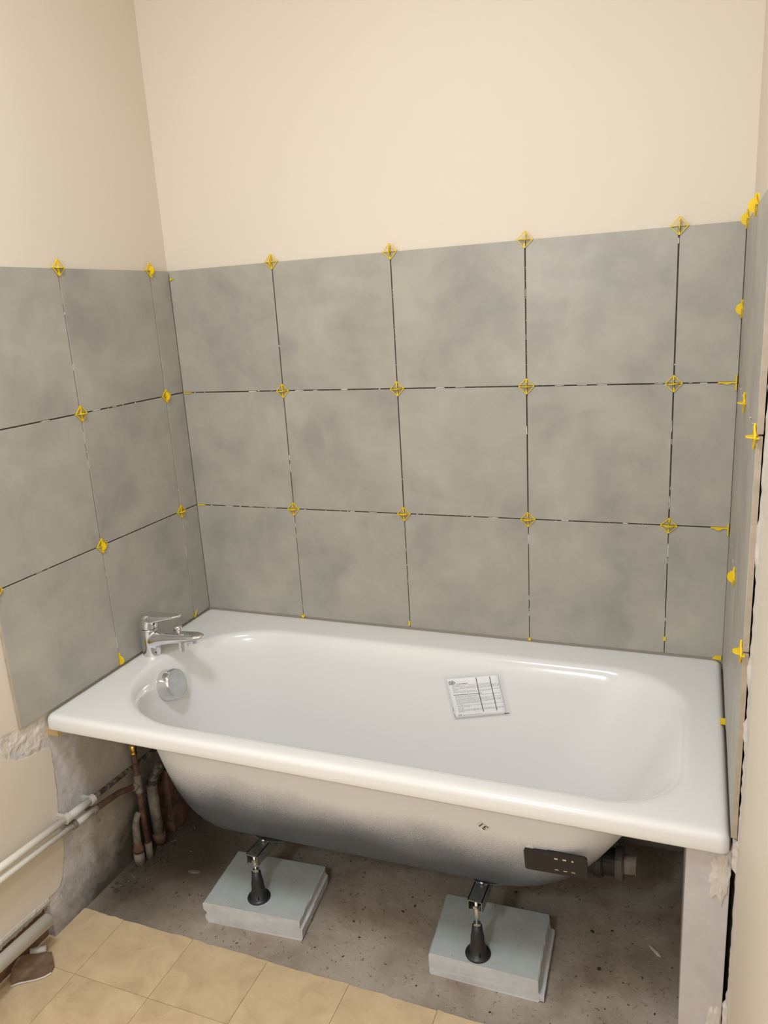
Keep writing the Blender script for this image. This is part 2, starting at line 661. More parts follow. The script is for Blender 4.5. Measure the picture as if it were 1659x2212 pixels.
def put_tiles(kind, us, parent, skip=()):
    fr = wall_frame(kind)
    for i in range(len(us) - 1):
        for j in range(3):
            u0, u1 = us[i], us[i + 1]
            g0 = GAP / 2 if i > 0 else 0.0008
            g1 = GAP / 2 if i < len(us) - 2 else (0.0 if kind != 'back' else 0.0008)
            v0, v1 = ZR[j], ZR[j + 1]
            h0 = GAP / 2 if j > 0 else 0.0
            h1 = GAP / 2 if j < 2 else 0.0
            if j == 0:
                g0 *= 0.6
                g1 *= 0.6
            w, h = (u1 - g1) - (u0 + g0), (v1 - h1) - (v0 + h0)
            o = link('wall_tile', tile_mesh(w, h), parent)
            cu, cv = (u0 + g0 + u1 - g1) / 2, (v0 + h0 + v1 - h1) / 2
            tilt = Matrix.Rotation(random.uniform(-.0011, .0011), 4, 'X') @ Matrix.Rotation(random.uniform(-.0011, .0011), 4, 'Y')
            o.matrix_world = fr @ Matrix.Translation((cu, cv, random.uniform(-.0004, .0003))) @ tilt


put_tiles('back', XJ, wall_back)
put_tiles('left', YL[::-1], wall_left)
put_tiles('right', [-y for y in YR], wall_right)

# adhesive bed in the open joints, its dark colour standing in for their shade
for nm, lo_, hi_, par in (('adhesive_bed', (0.002, 0.0032, RIM + .01), (W - .002, 0.0102, R0 - .004), wall_back),
                          ('adhesive_bed', (-0.0102, -0.755, RIM + .02), (-0.0032, 0.002, R0 - .004), wall_left),
                          ('adhesive_bed', (1.5006, -0.60, RIM + .01), (1.5092, 0.002, R0 - .004), wall_right)):
    bm = bmesh.new()
    box(bm, lo_, hi_)
    obj(nm, bm, 'bed', par)


def smears(kind, segs, parent, seed):
    """crumbs and ridges of white adhesive squeezed into the open joints"""
    rnd = random.Random(seed)
    fr = wall_frame(kind)
    bm = bmesh.new()
    for (u0, v0, u1, v1, dens, comb) in segs:
        d = Vector((u1 - u0, v1 - v0))
        L = d.length
        d.normalize()
        nrm = Vector((-d.y, d.x))
        s = 0.03
        while s < L - 0.03:
            if comb:
                s += 0.0044
                ln, wd, top = 0.0018, 0.0024, -0.0040 + rnd.uniform(-.001, .001)
                if rnd.random() < 0.25 or not (comb[0] < s / L < comb[1]):
                    continue
            else:
                s += rnd.expovariate(dens)
                ln, wd, top = rnd.choice((.003, .006, .012, .028)) * rnd.uniform(.6, 1.3), rnd.uniform(.0010, .0026), rnd.uniform(-.0016, .0008)
                if s + ln > L - 0.02:
                    break
            off = rnd.choice((-1, 1)) * rnd.uniform(0, .0008)
            m = 5
            path = [(s + ln * k / m, off + rnd.uniform(-.0004, .0004)) for k in range(m + 1)]
            vsl = []
            for q, o_ in path:
                p = Vector((u0, v0)) + d * q
                wv = wd * (0.55 if q in (path[0][0], path[-1][0]) else 1) * rnd.uniform(.8, 1.15) / 2
                vsl.append([bm.verts.new((*(p + nrm * (o_ - wv)), -0.008)), bm.verts.new((*(p + nrm * (o_ - wv)), top)),
                            bm.verts.new((*(p + nrm * (o_ + wv)), top + rnd.uniform(-.0004, .0004))), bm.verts.new((*(p + nrm * (o_ + wv)), -0.008))])
            for k in range(m):
                A, B = vsl[k], vsl[k + 1]
                for q in range(3):
                    bm.faces.new((A[q], A[q + 1], B[q + 1], B[q]))
            bm.faces.new(vsl[0])
            bm.faces.new(vsl[-1][::-1])
            if not comb:
                s += ln
    xform(bm, fr)
    o = obj('adhesive_crumbs', bm, 'mortar', parent)
    o['kind'] = 'stuff'
    return o


bs = []
for i in range(1, 5):
    bs.append((XJ[i], R1, XJ[i], R0, 3 if i < 4 else 9, None))
    bs.append((XJ[i], R2, XJ[i], R1, 16 if i in (1, 4) else 5, None))
    bs.append((XJ[i], RIM, XJ[i], R2, 18, None))
for zz_ in (R1, R2):
    for i in range(5):
        bs.append((XJ[i], zz_, XJ[i + 1], zz_, 20 if i < 4 else 30, None))
bs.append((XJ[2], R1, XJ[3], R1, 1, (0.35, 1)))
bs.append((XJ[3], R1, XJ[4], R1, 1, (0.0, 0.6)))
bs.append((XJ[3], R1, XJ[3], R0, 1, (0.0, 0.95)))
bs.append((XJ[2], R1, XJ[2], R0, 1, (0.1, 0.75)))
bs.append((XJ[3], R2, XJ[4], R2, 1, (0.0, 0.9)))
smears('back', bs, wall_back, 3)
ls = []
for y in (YL[1], YL[2]):
    ls.append((y, R1, y, R0, 26 if y < -.2 else 4, None))
    ls.append((y, R2, y, R1, 9, None))
    ls.append((y, RIM, y, R2, 9, None))
for zz_ in (R1, R2):
    ls.append((YL[3], zz_, YL[2], zz_, 12, None))
    ls.append((YL[2], zz_, YL[1], zz_, 16 if zz_ == R1 else 5, None))
smears('left', ls, wall_left, 4)
smears('right', [(0.01, R1, 0.68, R1, 14, None), (0.01, R2, 0.68, R2, 10, None)], wall_right, 5)

# plaster ridge, torn off, beside the front edge of the right tiles
rnd = random.Random(12)
bm = bmesh.new()
rows = []
nz = 150
for k in range(nz + 1):
    z = 0.02 + (1.66 - 0.02) * k / nz
    # how far the filler reaches over the gap towards the tiles
    if z < 0.215:
        reach = 0.0085
    elif z < 0.50:
        reach = 0.0015 + (0.003 if rnd.random() < 0.1 else 0)
    elif z < 0.56:
        reach = 0.010
    elif 0.905 > z > 0.86 or 1.115 > z > 1.05 or 0.76 < z < 0.79:
        reach = 0.0058
    else:
        reach = 0.0028
    reach += rnd.uniform(-.0010, .0012)
    reach = max(reach, 0.0008)
    yf = -0.705 + rnd.uniform(-.002, .002)
    th = 0.0016 + rnd.uniform(0, .0012)
    if z < .56:
        yf = -0.682 + rnd.uniform(-.0015, .0015)
    rows.append([bm.verts.new((1.5095, yf + 0.012, z)), bm.verts.new((1.509 - reach, yf + 0.006, z)),
                 bm.verts.new((1.509 - reach * .9, yf - 0.004, z)), bm.verts.new((1.509 - th, yf - 0.014, z)),
                 bm.verts.new((1.509 - th * .5, yf - 0.030, z)), bm.verts.new((1.5095, yf - 0.045 + rnd.uniform(-.006, .006), z))])
for k in range(nz):
    for q in range(5):
        bm.faces.new((rows[k][q], rows[k][q + 1], rows[k + 1][q + 1], rows[k + 1][q]))
obj('torn_plaster_edge', bm, 'filler', wall_right)

# ------------------------------------------------------------------ plaster block support under the right end
bm = bmesh.new()
box(bm, (1.4275, -0.68, -0.0035), (1.4995, 0.003, 0.532), 0, 0.0015)
sup = empty('plaster_block_support', (1.4635, -0.34, 0))
tag(sup, 'grey plaster block upright carrying the right end of the bathtub', 'support panel')
b_ = obj('block', bm, 'panel', None)
b_.parent = sup
b_.matrix_parent_inverse = Matrix.Translation((-1.4635, 0.34, 0))
for (cx, cz, rx, rz, sd) in ((1.484, 0.475, 0.018, 0.055, 1), (1.487, 0.115, 0.017, 0.085, 2)):
    rnd = random.Random(sd)
    bm = bmesh.new()
    rings = []
    nseg = 28
    offs = [rnd.uniform(.8, 1.15) for _ in range(nseg)]
    c = bm.verts.new((cx, -0.6835, cz))
    for rr_, d_ in ((0.45, -0.6838), (0.85, -0.6828), (1.0, -0.6798)):
        rings.append([bm.verts.new((min(1.5, cx + rx * rr_ * offs[k] * math.cos(2 * math.pi * k / nseg)),
                                    d_ + rnd.uniform(-.0006, .0003), cz + rz * rr_ * offs[k] * math.sin(2 * math.pi * k / nseg)))
                      for k in range(nseg)])
    for k in range(nseg):
        k2 = (k + 1) % nseg
        bm.faces.new((c, rings[0][k], rings[0][k2]))
        for q in range(2):
            bm.faces.new((rings[q][k], rings[q + 1][k], rings[q + 1][k2], rings[q][k2]))
    p_ = obj('plaster_dab', bm, 'filler')
    p_.parent = sup
    p_.matrix_parent_inverse = Matrix.Translation((-1.4635, 0.34, 0))

# ------------------------------------------------------------------ bathtub
KA, SF, SS = 12, 22, 8


def rrect(x0, x1, y0, y1, rfl, rfr, rbr, rbl):
    """rounded rectangle, counter-clockwise, constant point count"""
    pts = []

    def arc(cx, cy, r, a0):
        for k in range(KA + 1):
            a = a0 + math.pi / 2 * k / KA
            pts.append((cx + r * math.cos(a), cy + r * math.sin(a)))

    def straight(p, q, n):
        for k in range(1, n):
            t = k / n
            pts.append((p[0] + (q[0] - p[0]) * t, p[1] + (q[1] - p[1]) * t))
    arc(x0 + rfl, y0 + rfl, rfl, math.pi)
    straight((x0 + rfl, y0), (x1 - rfr, y0), SF)
    arc(x1 - rfr, y0 + rfr, rfr, 1.5 * math.pi)
    straight((x1, y0 + rfr), (x1, y1 - rbr), SS)
    arc(x1 - rbr, y1 - rbr, rbr, 0)
    straight((x1 - rbr, y1), (x0 + rbl, y1), SF)
    arc(x0 + rbl, y1 - rbl, rbl, math.pi / 2)
    straight((x0, y1 - rbl), (x0, y0 + rfl), SS)
    return pts


LIP = dict(x0=0.073, x1=1.422, y0=-0.652, y1=-0.110)
# z level, inset fraction left / right / front+back
PROF = [(0.5700, -0.055, -0.040, -0.085), (0.5697, -0.025, -0.02, -0.04), (0.5688, 0.0, 0.0, 0.0), (0.5660, 0.022, 0.018, 0.04),
        (0.5600, 0.043, 0.038, 0.085), (0.5500, 0.062, 0.062, 0.13), (0.5350, 0.083, 0.095, 0.18), (0.5000, 0.115, 0.16, 0.255),
        (0.4500, 0.155, 0.25, 0.345), (0.4000, 0.20, 0.335, 0.43), (0.3500, 0.255, 0.42, 0.51), (0.3100, 0.315, 0.49, 0.58),
        (0.2800, 0.375, 0.55, 0.64), (0.2550, 0.44, 0.61, 0.70), (0.2350, 0.51, 0.675, 0.765), (0.2200, 0.59, 0.745, 0.835),
        (0.2100, 0.68, 0.825, 0.91), (0.2045, 0.80, 0.91, 0.97), (0.2020, 0.93, 1.0, 1.03)]
INL, INR, INF, INB = 0.23, 0.31, 0.165, 0.13


def contour(lv, grow=0.0):
    z, fl, fr_, ff = lv
    x0 = LIP['x0'] + INL * fl - grow
    x1 = LIP['x1'] - INR * fr_ + grow
    y0 = LIP['y0'] + INF * ff - grow
    y1 = LIP['y1'] - INB * ff + grow
    half = (y1 - y0) / 2 * 0.97
    t = max(0.0, ff)
    return rrect(x0, x1, y0, y1, min(half, 0.266), min(half, 0.137 + grow), min(half, 0.18 + grow), min(half, 0.266)), z


def slope(z, x):
    k = max(0.0, min(1.0, (0.42 - z) / 0.2))
    return (0.022 * (x - 0.75)) * k


tub = empty('bathtub', (0.75, -0.35, 0))
tag(tub, 'white enamelled steel bathtub with dark sprayed underside on adjustable feet', 'bathtub')
TI = Matrix.Translation((-0.75, 0.35, 0))


def tubpart(o, parent=None):
    if parent is None:
        o.parent = tub
        o.matrix_parent_inverse = TI
    else:
        o.parent = parent
    return o


bm = bmesh.new()
OX0, OX1, OY0, OY1 = -0.004, 1.4955, -0.697, 0.004
loops = []


def addloop(pts, zf):
    loops.append([bm.verts.new((x, y, zf(x) if callable(zf) else zf)) for x, y in pts])


def orect(o, r):
    return rrect(OX0 + o, OX1 - o, OY0 + o, OY1 - o, r, r, r, r)


u_c = contour(PROF[5], 0.006)
addloop(u_c[0], 0.549)
addloop(orect(0.03, 0.02), 0.5555)
addloop(orect(0.006, 0.012), 0.554)
addloop(orect(0.0045, 0.013), 0.537)
addloop(orect(0.003, 0.014), 0.5335)
addloop(orect(0.001, 0.015), 0.5335)
addloop(orect(0.0, 0.016), 0.536)
addloop(orect(0.0002, 0.0165), 0.545)
addloop(orect(0.0006, 0.0165), 0.5560)
addloop(orect(0.0020, 0.016), 0.5620)
addloop(orect(0.0055, 0.015), 0.5668)
addloop(orect(0.0105, 0.014), 0.5693)
addloop(orect(0.0165, 0.013), 0.5702)
addloop(orect(0.026, 0.012), 0.5703)
for lv in PROF:
    pts, z = contour(lv)
    addloop(pts, lambda x, z=z: z + slope(z, x))
# floor of the basin
last, zl = contour(PROF[-1])
cxm = sum(p[0] for p in last) / len(last)
cym = sum(p[1] for p in last) / len(last)
for s_ in (0.8, 0.5, 0.2):
    pts = [(cxm + (x - cxm) * s_, cym + (y - cym) * s_) for x, y in last]
    addloop(pts, lambda x: 0.2015 + slope(0.2, x))
for A, B in zip(loops, loops[1:]):
    n_ = len(A)
    for k in range(n_):
        bm.faces.new((A[k], A[(k + 1) % n_], B[(k + 1) % n_], B[k]))
bm.faces.new(loops[-1])
basin = tubpart(obj('basin', bm, 'enamel', None, True))
basin['label'] = 'glossy white enamel basin and rim'

bm = bmesh.new()
loops = []
for lv in PROF[5:]:
    pts, z = contour(lv, 0.006)
    addloop(pts, lambda x, z=z: z - 0.006 + slope(z, x))
for s_ in (0.8, 0.5, 0.2):
    pts = [(cxm + (x - cxm) * s_, cym + (y - cym) * s_) for x, y in last]
    addloop(pts, lambda x: 0.1945 + slope(0.2, x))
for A, B in zip(loops, loops[1:]):
    n_ = len(A)
    for k in range(n_):
        bm.faces.new((A[k], A[(k + 1) % n_], B[(k + 1) % n_], B[k]))
bm.faces.new(loops[-1])
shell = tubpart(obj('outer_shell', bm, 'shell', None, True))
shell['label'] = 'white outside of the tub fading to speckled blue-black'

# overflow knob
OC = Vector((0.1015, -0.370, 0.500))
OA = Vector((0.955, 0.02, 0.295)).normalized()
bm = bmesh.new()
lathe(bm, [(0.0, -0.004), (0.043, -0.004), (0.0435, 0.0), (0.0425, 0.008), (0.0405, 0.028), (0.0392, 0.0325), (0.037, 0.0345)], 48, OC, OA)
knob = tubpart(obj('overflow_knob', bm, 'chrome', None, True))
bm = bmesh.new()
lathe(bm, [(0.0375, 0.033), (0.0370, 0.0346), (0.034, 0.0352), (0.0, 0.0353)], 48, OC, OA)
cap = obj('cap', bm, 'satin', None, True)
tubpart(cap, knob)
cap['label'] = 'satin grey cap with water spots'

# feet: box bar, bolt, threaded rod, lock nut, black adjustable foot
for fi, (fx, fy, zb, zt) in enumerate(((0.445, -0.554, 0.0535, 0.1565), (1.008, -0.555, 0.0535, 0.1745))):
    H = 0.028
    rz = -0.05 if fi == 0 else -0.02
    # box section open at the front
    bm = bmesh.new()
    t_ = 0.0022
    w_ = 0.0165
    x0, x1, y0, y1 = -w_, w_, -0.012, 0.40
    box(bm, (x0, y0, H - t_), (x1, y1, H))
    box(bm, (x0, y0, 0), (x0 + t_, y1, H))
    box(bm, (x1 - t_, y0, 0), (x1, y1, H))
    box(bm, (x0 + t_, y0 + 0.004, 0), (x0 + 0.009, y1, t_))
    box(bm, (x1 - 0.009, y0 + 0.004, 0), (x1 - t_, y1, t_))
    box(bm, (x0 + 0.009, y0 + 0.02, 0), (x1 - 0.009, y1, t_))
    xform(bm, Matrix.Translation((fx, fy, zt)) @ Matrix.Rotation(rz, 4, 'Z'))
    bar = tubpart(obj('support_bar', bm, 'steel'))
    # sprung cradle strip between bar and tub
    bm = bmesh.new()
    for sgn in (-1, 1):
        a = [(0, 0.052), (sgn * 0.012, 0.052), (sgn * 0.058, 0.052)]
        zz3 = [H + 0.0005, H + 0.001, H + (0.020 if sgn < 0 else 0.012)]
        for k in range(2):
            q = []
            for (xx, yy), zq in ((a[k], zz3[k]), (a[k + 1], zz3[k + 1])):
                q.append((xx, yy, zq))
            v = [bm.verts.new(c_) for c_ in ((q[0][0], 0.045, q[0][2]), (q[1][0], 0.045, q[1][2]), (q[1][0], 0.085, q[1][2]), (q[0][0], 0.085, q[0][2]))]
            v2 = [bm.verts.new((c_.co.x, c_.co.y, c_.co.z + 0.0012)) for c_ in v]
            bm.faces.new(v[::-1])
            bm.faces.new(v2)
            for e in range(4):
                bm.faces.new((v[e], v[(e + 1) % 4], v2[(e + 1) % 4], v2[e]))
    xform(bm, Matrix.Translation((fx, fy, zt)) @ Matrix.Rotation(rz, 4, 'Z'))
    tubpart(obj('cradle_strip', bm, 'steel'), None)
    bm = bmesh.new()
    lathe(bm, [(0, 0.006), (0.003, 0.006), (0.0052, 0.004), (0.0058, 0.0), (0.0, 0.0)], 14, (fx + 0.001, fy + 0.045, zt + H + 0.001))
    tubpart(obj('screw', bm, 'zinc', None, True), bar)
    # foot
    bm = bmesh.new()
    nutz = zb + 0.077
    lathe(bm, [(0.0, 0.0), (0.0285, 0.0), (0.0290, 0.0025), (0.0280, 0.0050), (0.0215, 0.0075), (0.0190, 0.0085), (0.0178, 0.022),
               (0.0162, 0.024), (0.0150, 0.050), (0.0134, 0.053), (0.0112, 0.0755), (0.006, 0.077), (0.0, 0.077)], 32, (fx, fy, zb))
    for k in range(4):
        a = k * math.pi / 2 + 0.5
        vs0 = box(bm, (-0.0014, 0.0, 0.0), (0.0014, 1.0, 1.0))
        for v in vs0:
            t1 = v.co.y
            t2 = v.co.z
            rr_ = 0.011 + t1 * (0.0105 * (1 - t2) + 0.0015 * t2)
            v.co = Vector((v.co.x, rr_, 0.004 + t2 * 0.034))
            v.co = Matrix.Rotation(a, 3, 'Z') @ v.co + Vector((fx, fy, zb))
    foot = tubpart(obj('foot', bm, 'black', None, True))
    foot['label'] = 'black plastic adjustable foot'
    bm = bmesh.new()
    tube(bm, [(fx, fy, nutz - 0.002), (fx, fy, zt + H - 0.006)], 0.0050, 12)
    tubpart(obj('threaded_rod', bm, 'zinc', None, True), foot)
    bm = bmesh.new()
    tube(bm, [(fx, fy, nutz), (fx, fy, nutz + 0.0065)], 0.0085, 6)
    tubpart(obj('lock_nut', bm, 'zinc'), foot)
    bm = bmesh.new()
    tube(bm, [(fx, fy, zt + t_ + 0.0005), (fx, fy, zt + t_ + 0.0065)], 0.0078, 6)
    tubpart(obj('lock_nut', bm, 'zinc'), foot)

# black fixing bracket under the front of the rim
bm = bmesh.new()
prism(bm, [(-0.060, -0.0215), (-0.056, -0.0245), (0.062, -0.0245), (0.066, -0.021), (0.066, 0.019), (0.062, 0.0225), (-0.012, 0.0245),
           (-0.014, 0.0225), (-0.057, 0.0225), (-0.060, 0.019)], -0.0035, 0.0035)
BR = Matrix.Translation((1.183, -0.588, 0.362)) @ Matrix.Rotation(math.radians(-2), 4, 'Z') @ Matrix.Rotation(math.radians(90), 4, 'X') @ Matrix.Rotation(math.radians(4), 4, 'Z')
box(bm, (-0.04, -0.01, -0.03), (-0.02, 0.01, -0.003))
xform(bm, BR)
brk = tubpart(obj('fixing_bracket', bm, 'black'))
for k, (xx, yy) in enumerate(((0.005, 0.011), (0.022, 0.011), (0.038, 0.0105), (0.005, -0.0145), (0.022, -0.0148), (0.038, -0.0150))):
    bm = bmesh.new()
    hh = 0.0016 if yy > 0 else 0.0008
    box(bm, (xx - (0.0036 if k != 2 else 0.002), yy - hh, 0.0030), (xx + (0.0036 if k != 2 else 0.002), yy + hh, 0.0038))
    xform(bm, BR)
    tubpart(obj('slot', bm, 'zinc'), brk)

# chrome overflow / waste elbow is hidden; black waste outlet below the middle of the tub
bm = bmesh.new()
lathe(bm, [(0.0, 0.0), (0.028, 0.0), (0.028, 0.03), (0.0, 0.03)], 24, (0.70, -0.33, 0.168))
tubpart(obj('waste_outlet', bm, 'blackmatt', None, False))


# ------------------------------------------------------------------ lettering helper
def text_mesh(body, size, thick=0.0):
    cu = bpy.data.curves.new('t', 'FONT')
    cu.body = body
    cu.size = size
    cu.align_x = 'CENTER'
    cu.align_y = 'CENTER'
    cu.offset = thick
    cu.resolution_u = 3
    o = bpy.data.objects.new('t', cu)
    COL.objects.link(o)
    dg = bpy.context.evaluated_depsgraph_get()
    me = bpy.data.meshes.new_from_object(o.evaluated_get(dg))
    bpy.data.objects.remove(o)
    bpy.data.curves.remove(cu)
    return me


def text_obj(name, body, size, mtx, mat, parent, thick=0.0):
    me = text_mesh(body, size, thick)
    me.name = name
    me.transform(mtx)
    me.materials.clear()
    me.materials.append(M[mat])
    o = link(name, me)
    return o


# sticker 31 (upside down) on the outer shell
STK_P = Vector((1.040, -0.5946, 0.4198))
STK_N = Vector((0.001, -0.962, -0.273)).normalized()
sx_ = Vector((1, 0, 0))
sy_ = STK_N.cross(sx_).normalized()
SM = Matrix(((sx_.x, sy_.x, STK_N.x, STK_P.x), (sx_.y, sy_.y, STK_N.y, STK_P.y), (sx_.z, sy_.z, STK_N.z, STK_P.z), (0, 0, 0, 1))) \
    @ Matrix.Rotation(math.radians(180 - 38), 4, 'Z')
bm = bmesh.new()
prism(bm, [(-0.0125, -0.008), (0.0125, -0.008), (0.0125, 0.008), (-0.0125, 0.008)], 0.0, 0.0005)
xform(bm, SM)
stk = tubpart(obj('number_sticker', bm, 'sticker'))
stk['label'] = 'small white sticker printed 31'
tubpart(text_obj('lettering', '31', 0.021, SM @ Matrix.Translation((0, 0, 0.0008)), 'inkblack', None, 0.0002), stk)

# ------------------------------------------------------------------ mixer tap
tap = empty('bath_mixer_tap', (0.038, -0.336, 0.5702))
tag(tap, 'chrome single lever bath mixer tap on the left rim of the bathtub', 'tap')
bm = bmesh.new()


def ring_loft(bm, secs, seg=28):
    """secs: (centre, x-axis vector, y-axis vector, rx, ry)"""
    rings = []
    for c, ax, ay, rx, ry in secs:
        rings.append([bm.verts.new(Vector(c) + Vector(ax) * (rx * math.cos(t)) + Vector(ay) * (ry * math.sin(t)))
                      for t in [2 * math.pi * k / seg for k in range(seg)]])
    for A, B in zip(rings, rings[1:]):
        for k in range(seg):
            bm.faces.new((A[k], A[(k + 1) % seg], B[(k + 1) % seg], B[k]))
    bm.faces.new(rings[0])
    bm.faces.new(rings[-1][::-1])


X_, Y_, Z_ = Vector((1, 0, 0)), Vector((0, 1, 0)), Vector((0, 0, 1))
ring_loft(bm, [((0.000, 0, -0.002), X_, Y_, 0.0270, 0.0262), ((0.000, 0, 0.010), X_, Y_, 0.0265, 0.0258), ((-0.001, 0, 0.03), X_, Y_, 0.0255, 0.0252),
               ((-0.002, 0, 0.05), X_, Y_, 0.0250, 0.0250), ((-0.002, 0, 0.068), X_, Y_, 0.0245, 0.0245), ((-0.002, 0, 0.0775), X_, Y_, 0.0240, 0.0240)])
sp = [((0.000, 0, 0.042), 0.0235, 0.030), ((0.022, 0, 0.0465), 0.0230, 0.0250), ((0.045, 0, 0.0515), 0.0222, 0.0195), ((0.075, 0, 0.0565), 0.0220, 0.0165),
      ((0.105, 0, 0.0605), 0.0220, 0.0150), ((0.135, 0, 0.0640), 0.0215, 0.0132), ((0.155, 0, 0.0670), 0.0190, 0.0108), ((0.169, 0, 0.0690), 0.0130, 0.0070),
      ((0.175, 0, 0.0698), 0.006, 0.004)]
ring_loft(bm, [(c, Y_, Z_, a, b) for c, a, b in sp])
body = obj('tap_body', bm, 'chrome', tap, True)
rm = body.modifiers.new('blend', 'REMESH')
rm.mode = 'VOXEL'
rm.voxel_size = 0.0015
rm.use_smooth_shade = True
sm_ = body.modifiers.new('soften', 'SMOOTH')
sm_.factor = 0.5
sm_.iterations = 7
# lever
bm = bmesh.new()
ring_loft(bm, [((-0.002, 0, 0.0785), X_, Y_, 0.0245, 0.0245), ((-0.002, 0, 0.086), X_, Y_, 0.0252, 0.0252), ((-0.001, 0, 0.098), X_, Y_, 0.0248, 0.0248),
               ((0.001, 0, 0.110), X_, Y_, 0.0232, 0.0232), ((0.005, 0, 0.1190), X_, Y_, 0.0180, 0.0190), ((0.008, 0, 0.122), X_, Y_, 0.009, 0.009)])
ring_loft(bm, [((0.000, 0, 0.107), Y_, Z_, 0.0225, 0.0150), ((0.022, 0, 0.1085), Y_, Z_, 0.0222, 0.0148), ((0.045, 0, 0.1120), Y_, Z_, 0.0208, 0.0118),
               ((0.070, 0, 0.1160), Y_, Z_, 0.0182, 0.0085), ((0.092, 0, 0.1200), Y_, Z_, 0.0148, 0.0060), ((0.107, 0, 0.1230), Y_, Z_, 0.0085, 0.0036)])
lever = obj('lever_handle', bm, 'chrome', tap, True)
rm = lever.modifiers.new('blend', 'REMESH')
rm.mode = 'VOXEL'
rm.voxel_size = 0.0013
rm.use_smooth_shade = True
sm_ = lever.modifiers.new('soften', 'SMOOTH')
sm_.factor = 0.5
sm_.iterations = 6
bm = bmesh.new()
lathe(bm, [(0, 0), (0.0028, 0), (0.0028, 0.0014), (0, 0.0014)], 14, (0.0218, -0.0060, 0.0925), (0.95, -0.25, 0.1))
obj('grub_screw', bm, 'black', lever)
bm = bmesh.new()
lathe(bm, [(0, 0), (0.0022, 0), (0.0022, 0.0012), (0, 0.0012)], 14, (0.0214, -0.0135, 0.012), (0.85, -0.52, 0.0))
obj('grub_screw', bm, 'black', body)
bm = bmesh.new()
lathe(bm, [(0.0065, 0.066), (0.0065, 0.078), (0.0085, 0.080), (0.0098, 0.086), (0.0110, 0.0875), (0.0110, 0.0915), (0.0095, 0.0932), (0.0, 0.0938)], 24, (0.096, 0, 0))
obj('diverter_knob', bm, 'chrome', tap, True)
bm = bmesh.new()
lathe(bm, [(0.0112, 0.058), (0.0112, 0.034), (0.0105, 0.033), (0.0095, 0.032), (0.0095, 0.022), (0.008, 0.0212), (0.0, 0.0212)], 24, (0.104, 0, 0))
obj('shower_outlet', bm, 'chrome', tap, False)
bm = bmesh.new()
lathe(bm, [(0.0115, 0.066), (0.0115, 0.0505), (0.0108, 0.0495), (0.0085, 0.0495), (0.0080, 0.0515), (0.0, 0.0515)], 24, (0.145, 0, 0))
obj('aerator', bm, 'chrome', tap, False)

# ------------------------------------------------------------------ plaster blocks under the feet


def plaster_block(name, corners, h, label, tongue):
    """corners: front-left, front-right, back-right, back-left on the floor"""
    c = [Vector((x, y, 0)) for x, y in corners]
    ctr = sum(c, Vector()) / 4
    root = empty(name, (ctr.x, ctr.y, -0.0035))
    tag(root, label, 'plaster block', 'plaster blocks under the bathtub feet')
    rnd = random.Random(len(label))
    H = h + 0.0035
    bm = bmesh.new()
    # cross-section along the block (u across, grooved left and right sides)
    fl, fr_, br, bl = [p - ctr for p in c]
    nl = 14
    if tongue == 'groove':
        secL = [(0.0, H), (-0.004, H - 0.004), (-0.004, H * .62), (0.004, H * .52), (0.004, H * .40), (-0.002, H * .30), (-0.001, H * .12), (0.006, 0.0)]
        secR = [(0.0, 0.0), (0.004, H * .10), (0.006, H * .55), (0.001, H * .60), (-0.001, H * .68), (0.0, H * .74), (0.001, H - 0.003), (-0.001, H)]
    else:
        secL = [(0.003, H), (-0.001, H - 0.006), (-0.001, H * .6), (0.0, H * .4), (0.0, H * .3), (0.0, H * .2), (0.0, H * .1), (0.002, 0.0)]
        secR = [(0.0, 0.0), (0.004, H * .08), (0.013, H * .12), (0.013, H * .30), (0.004, H * .36), (0.002, H * .45), (0.001, H - 0.003), (-0.001, H)]
    rings = []
    for k in range(nl + 1):
        t = k / nl
        L0 = fl.lerp(bl, t)
        R0_ = fr_.lerp(br, t)
        d = (R0_ - L0).normalized()
        f = (fl - bl).normalized()
        ring = []
        for q, (o_, z) in enumerate(secL):
            j = rnd.uniform(-.0006, .0006)
            fj = (rnd.uniform(-.0012, .0012) if k in (0, nl) and z < H * .3 else 0)
            ring.append(bm.verts.new(L0 + d * (o_ + j) + f * fj + Vector((0, 0, z))))
        # bottom is flat; ragged chips along the front lower edge come from the inner row
        for q, (o_, z) in enumerate(secR):
            j = rnd.uniform(-.0008, .0008)
            fj = (rnd.uniform(-.0012, .0012) if k in (0, nl) and z < H * .3 else 0)
            ring.append(bm.verts.new(R0_ + d * (o_ + j) + f * fj + Vector((0, 0, z))))
        rings.append(ring)
    n_ = len(rings[0])
    for A, B in zip(rings, rings[1:]):
        for k in range(n_):
            f_ = bm.faces.new((A[k], A[(k + 1) % n_], B[(k + 1) % n_], B[k]))
            f_.material_index = 0 if k == n_ - 1 else (0 if k < 1 else 1)
    for r_ in (rings[0], rings[-1][::-1]):
        bm.faces.new(r_).material_index = 1
    o = obj('block', bm, 'block', root, False, ['block', 'blockside'])
    return root


plaster_block('plaster_block', [(0.320, -0.612), (0.578, -0.594), (0.556, -0.404), (0.303, -0.420)], 0.0535,
              'pale blue plaster block under the left foot of the bathtub', 'groove')
plaster_block('plaster_block', [(0.902, -0.587), (1.147, -0.586), (1.138, -0.393), (0.888, -0.402)], 0.0535,
              'pale blue plaster block under the right foot of the bathtub', 'tongue')

# ------------------------------------------------------------------ tile spacer clips
CL = 0.0192


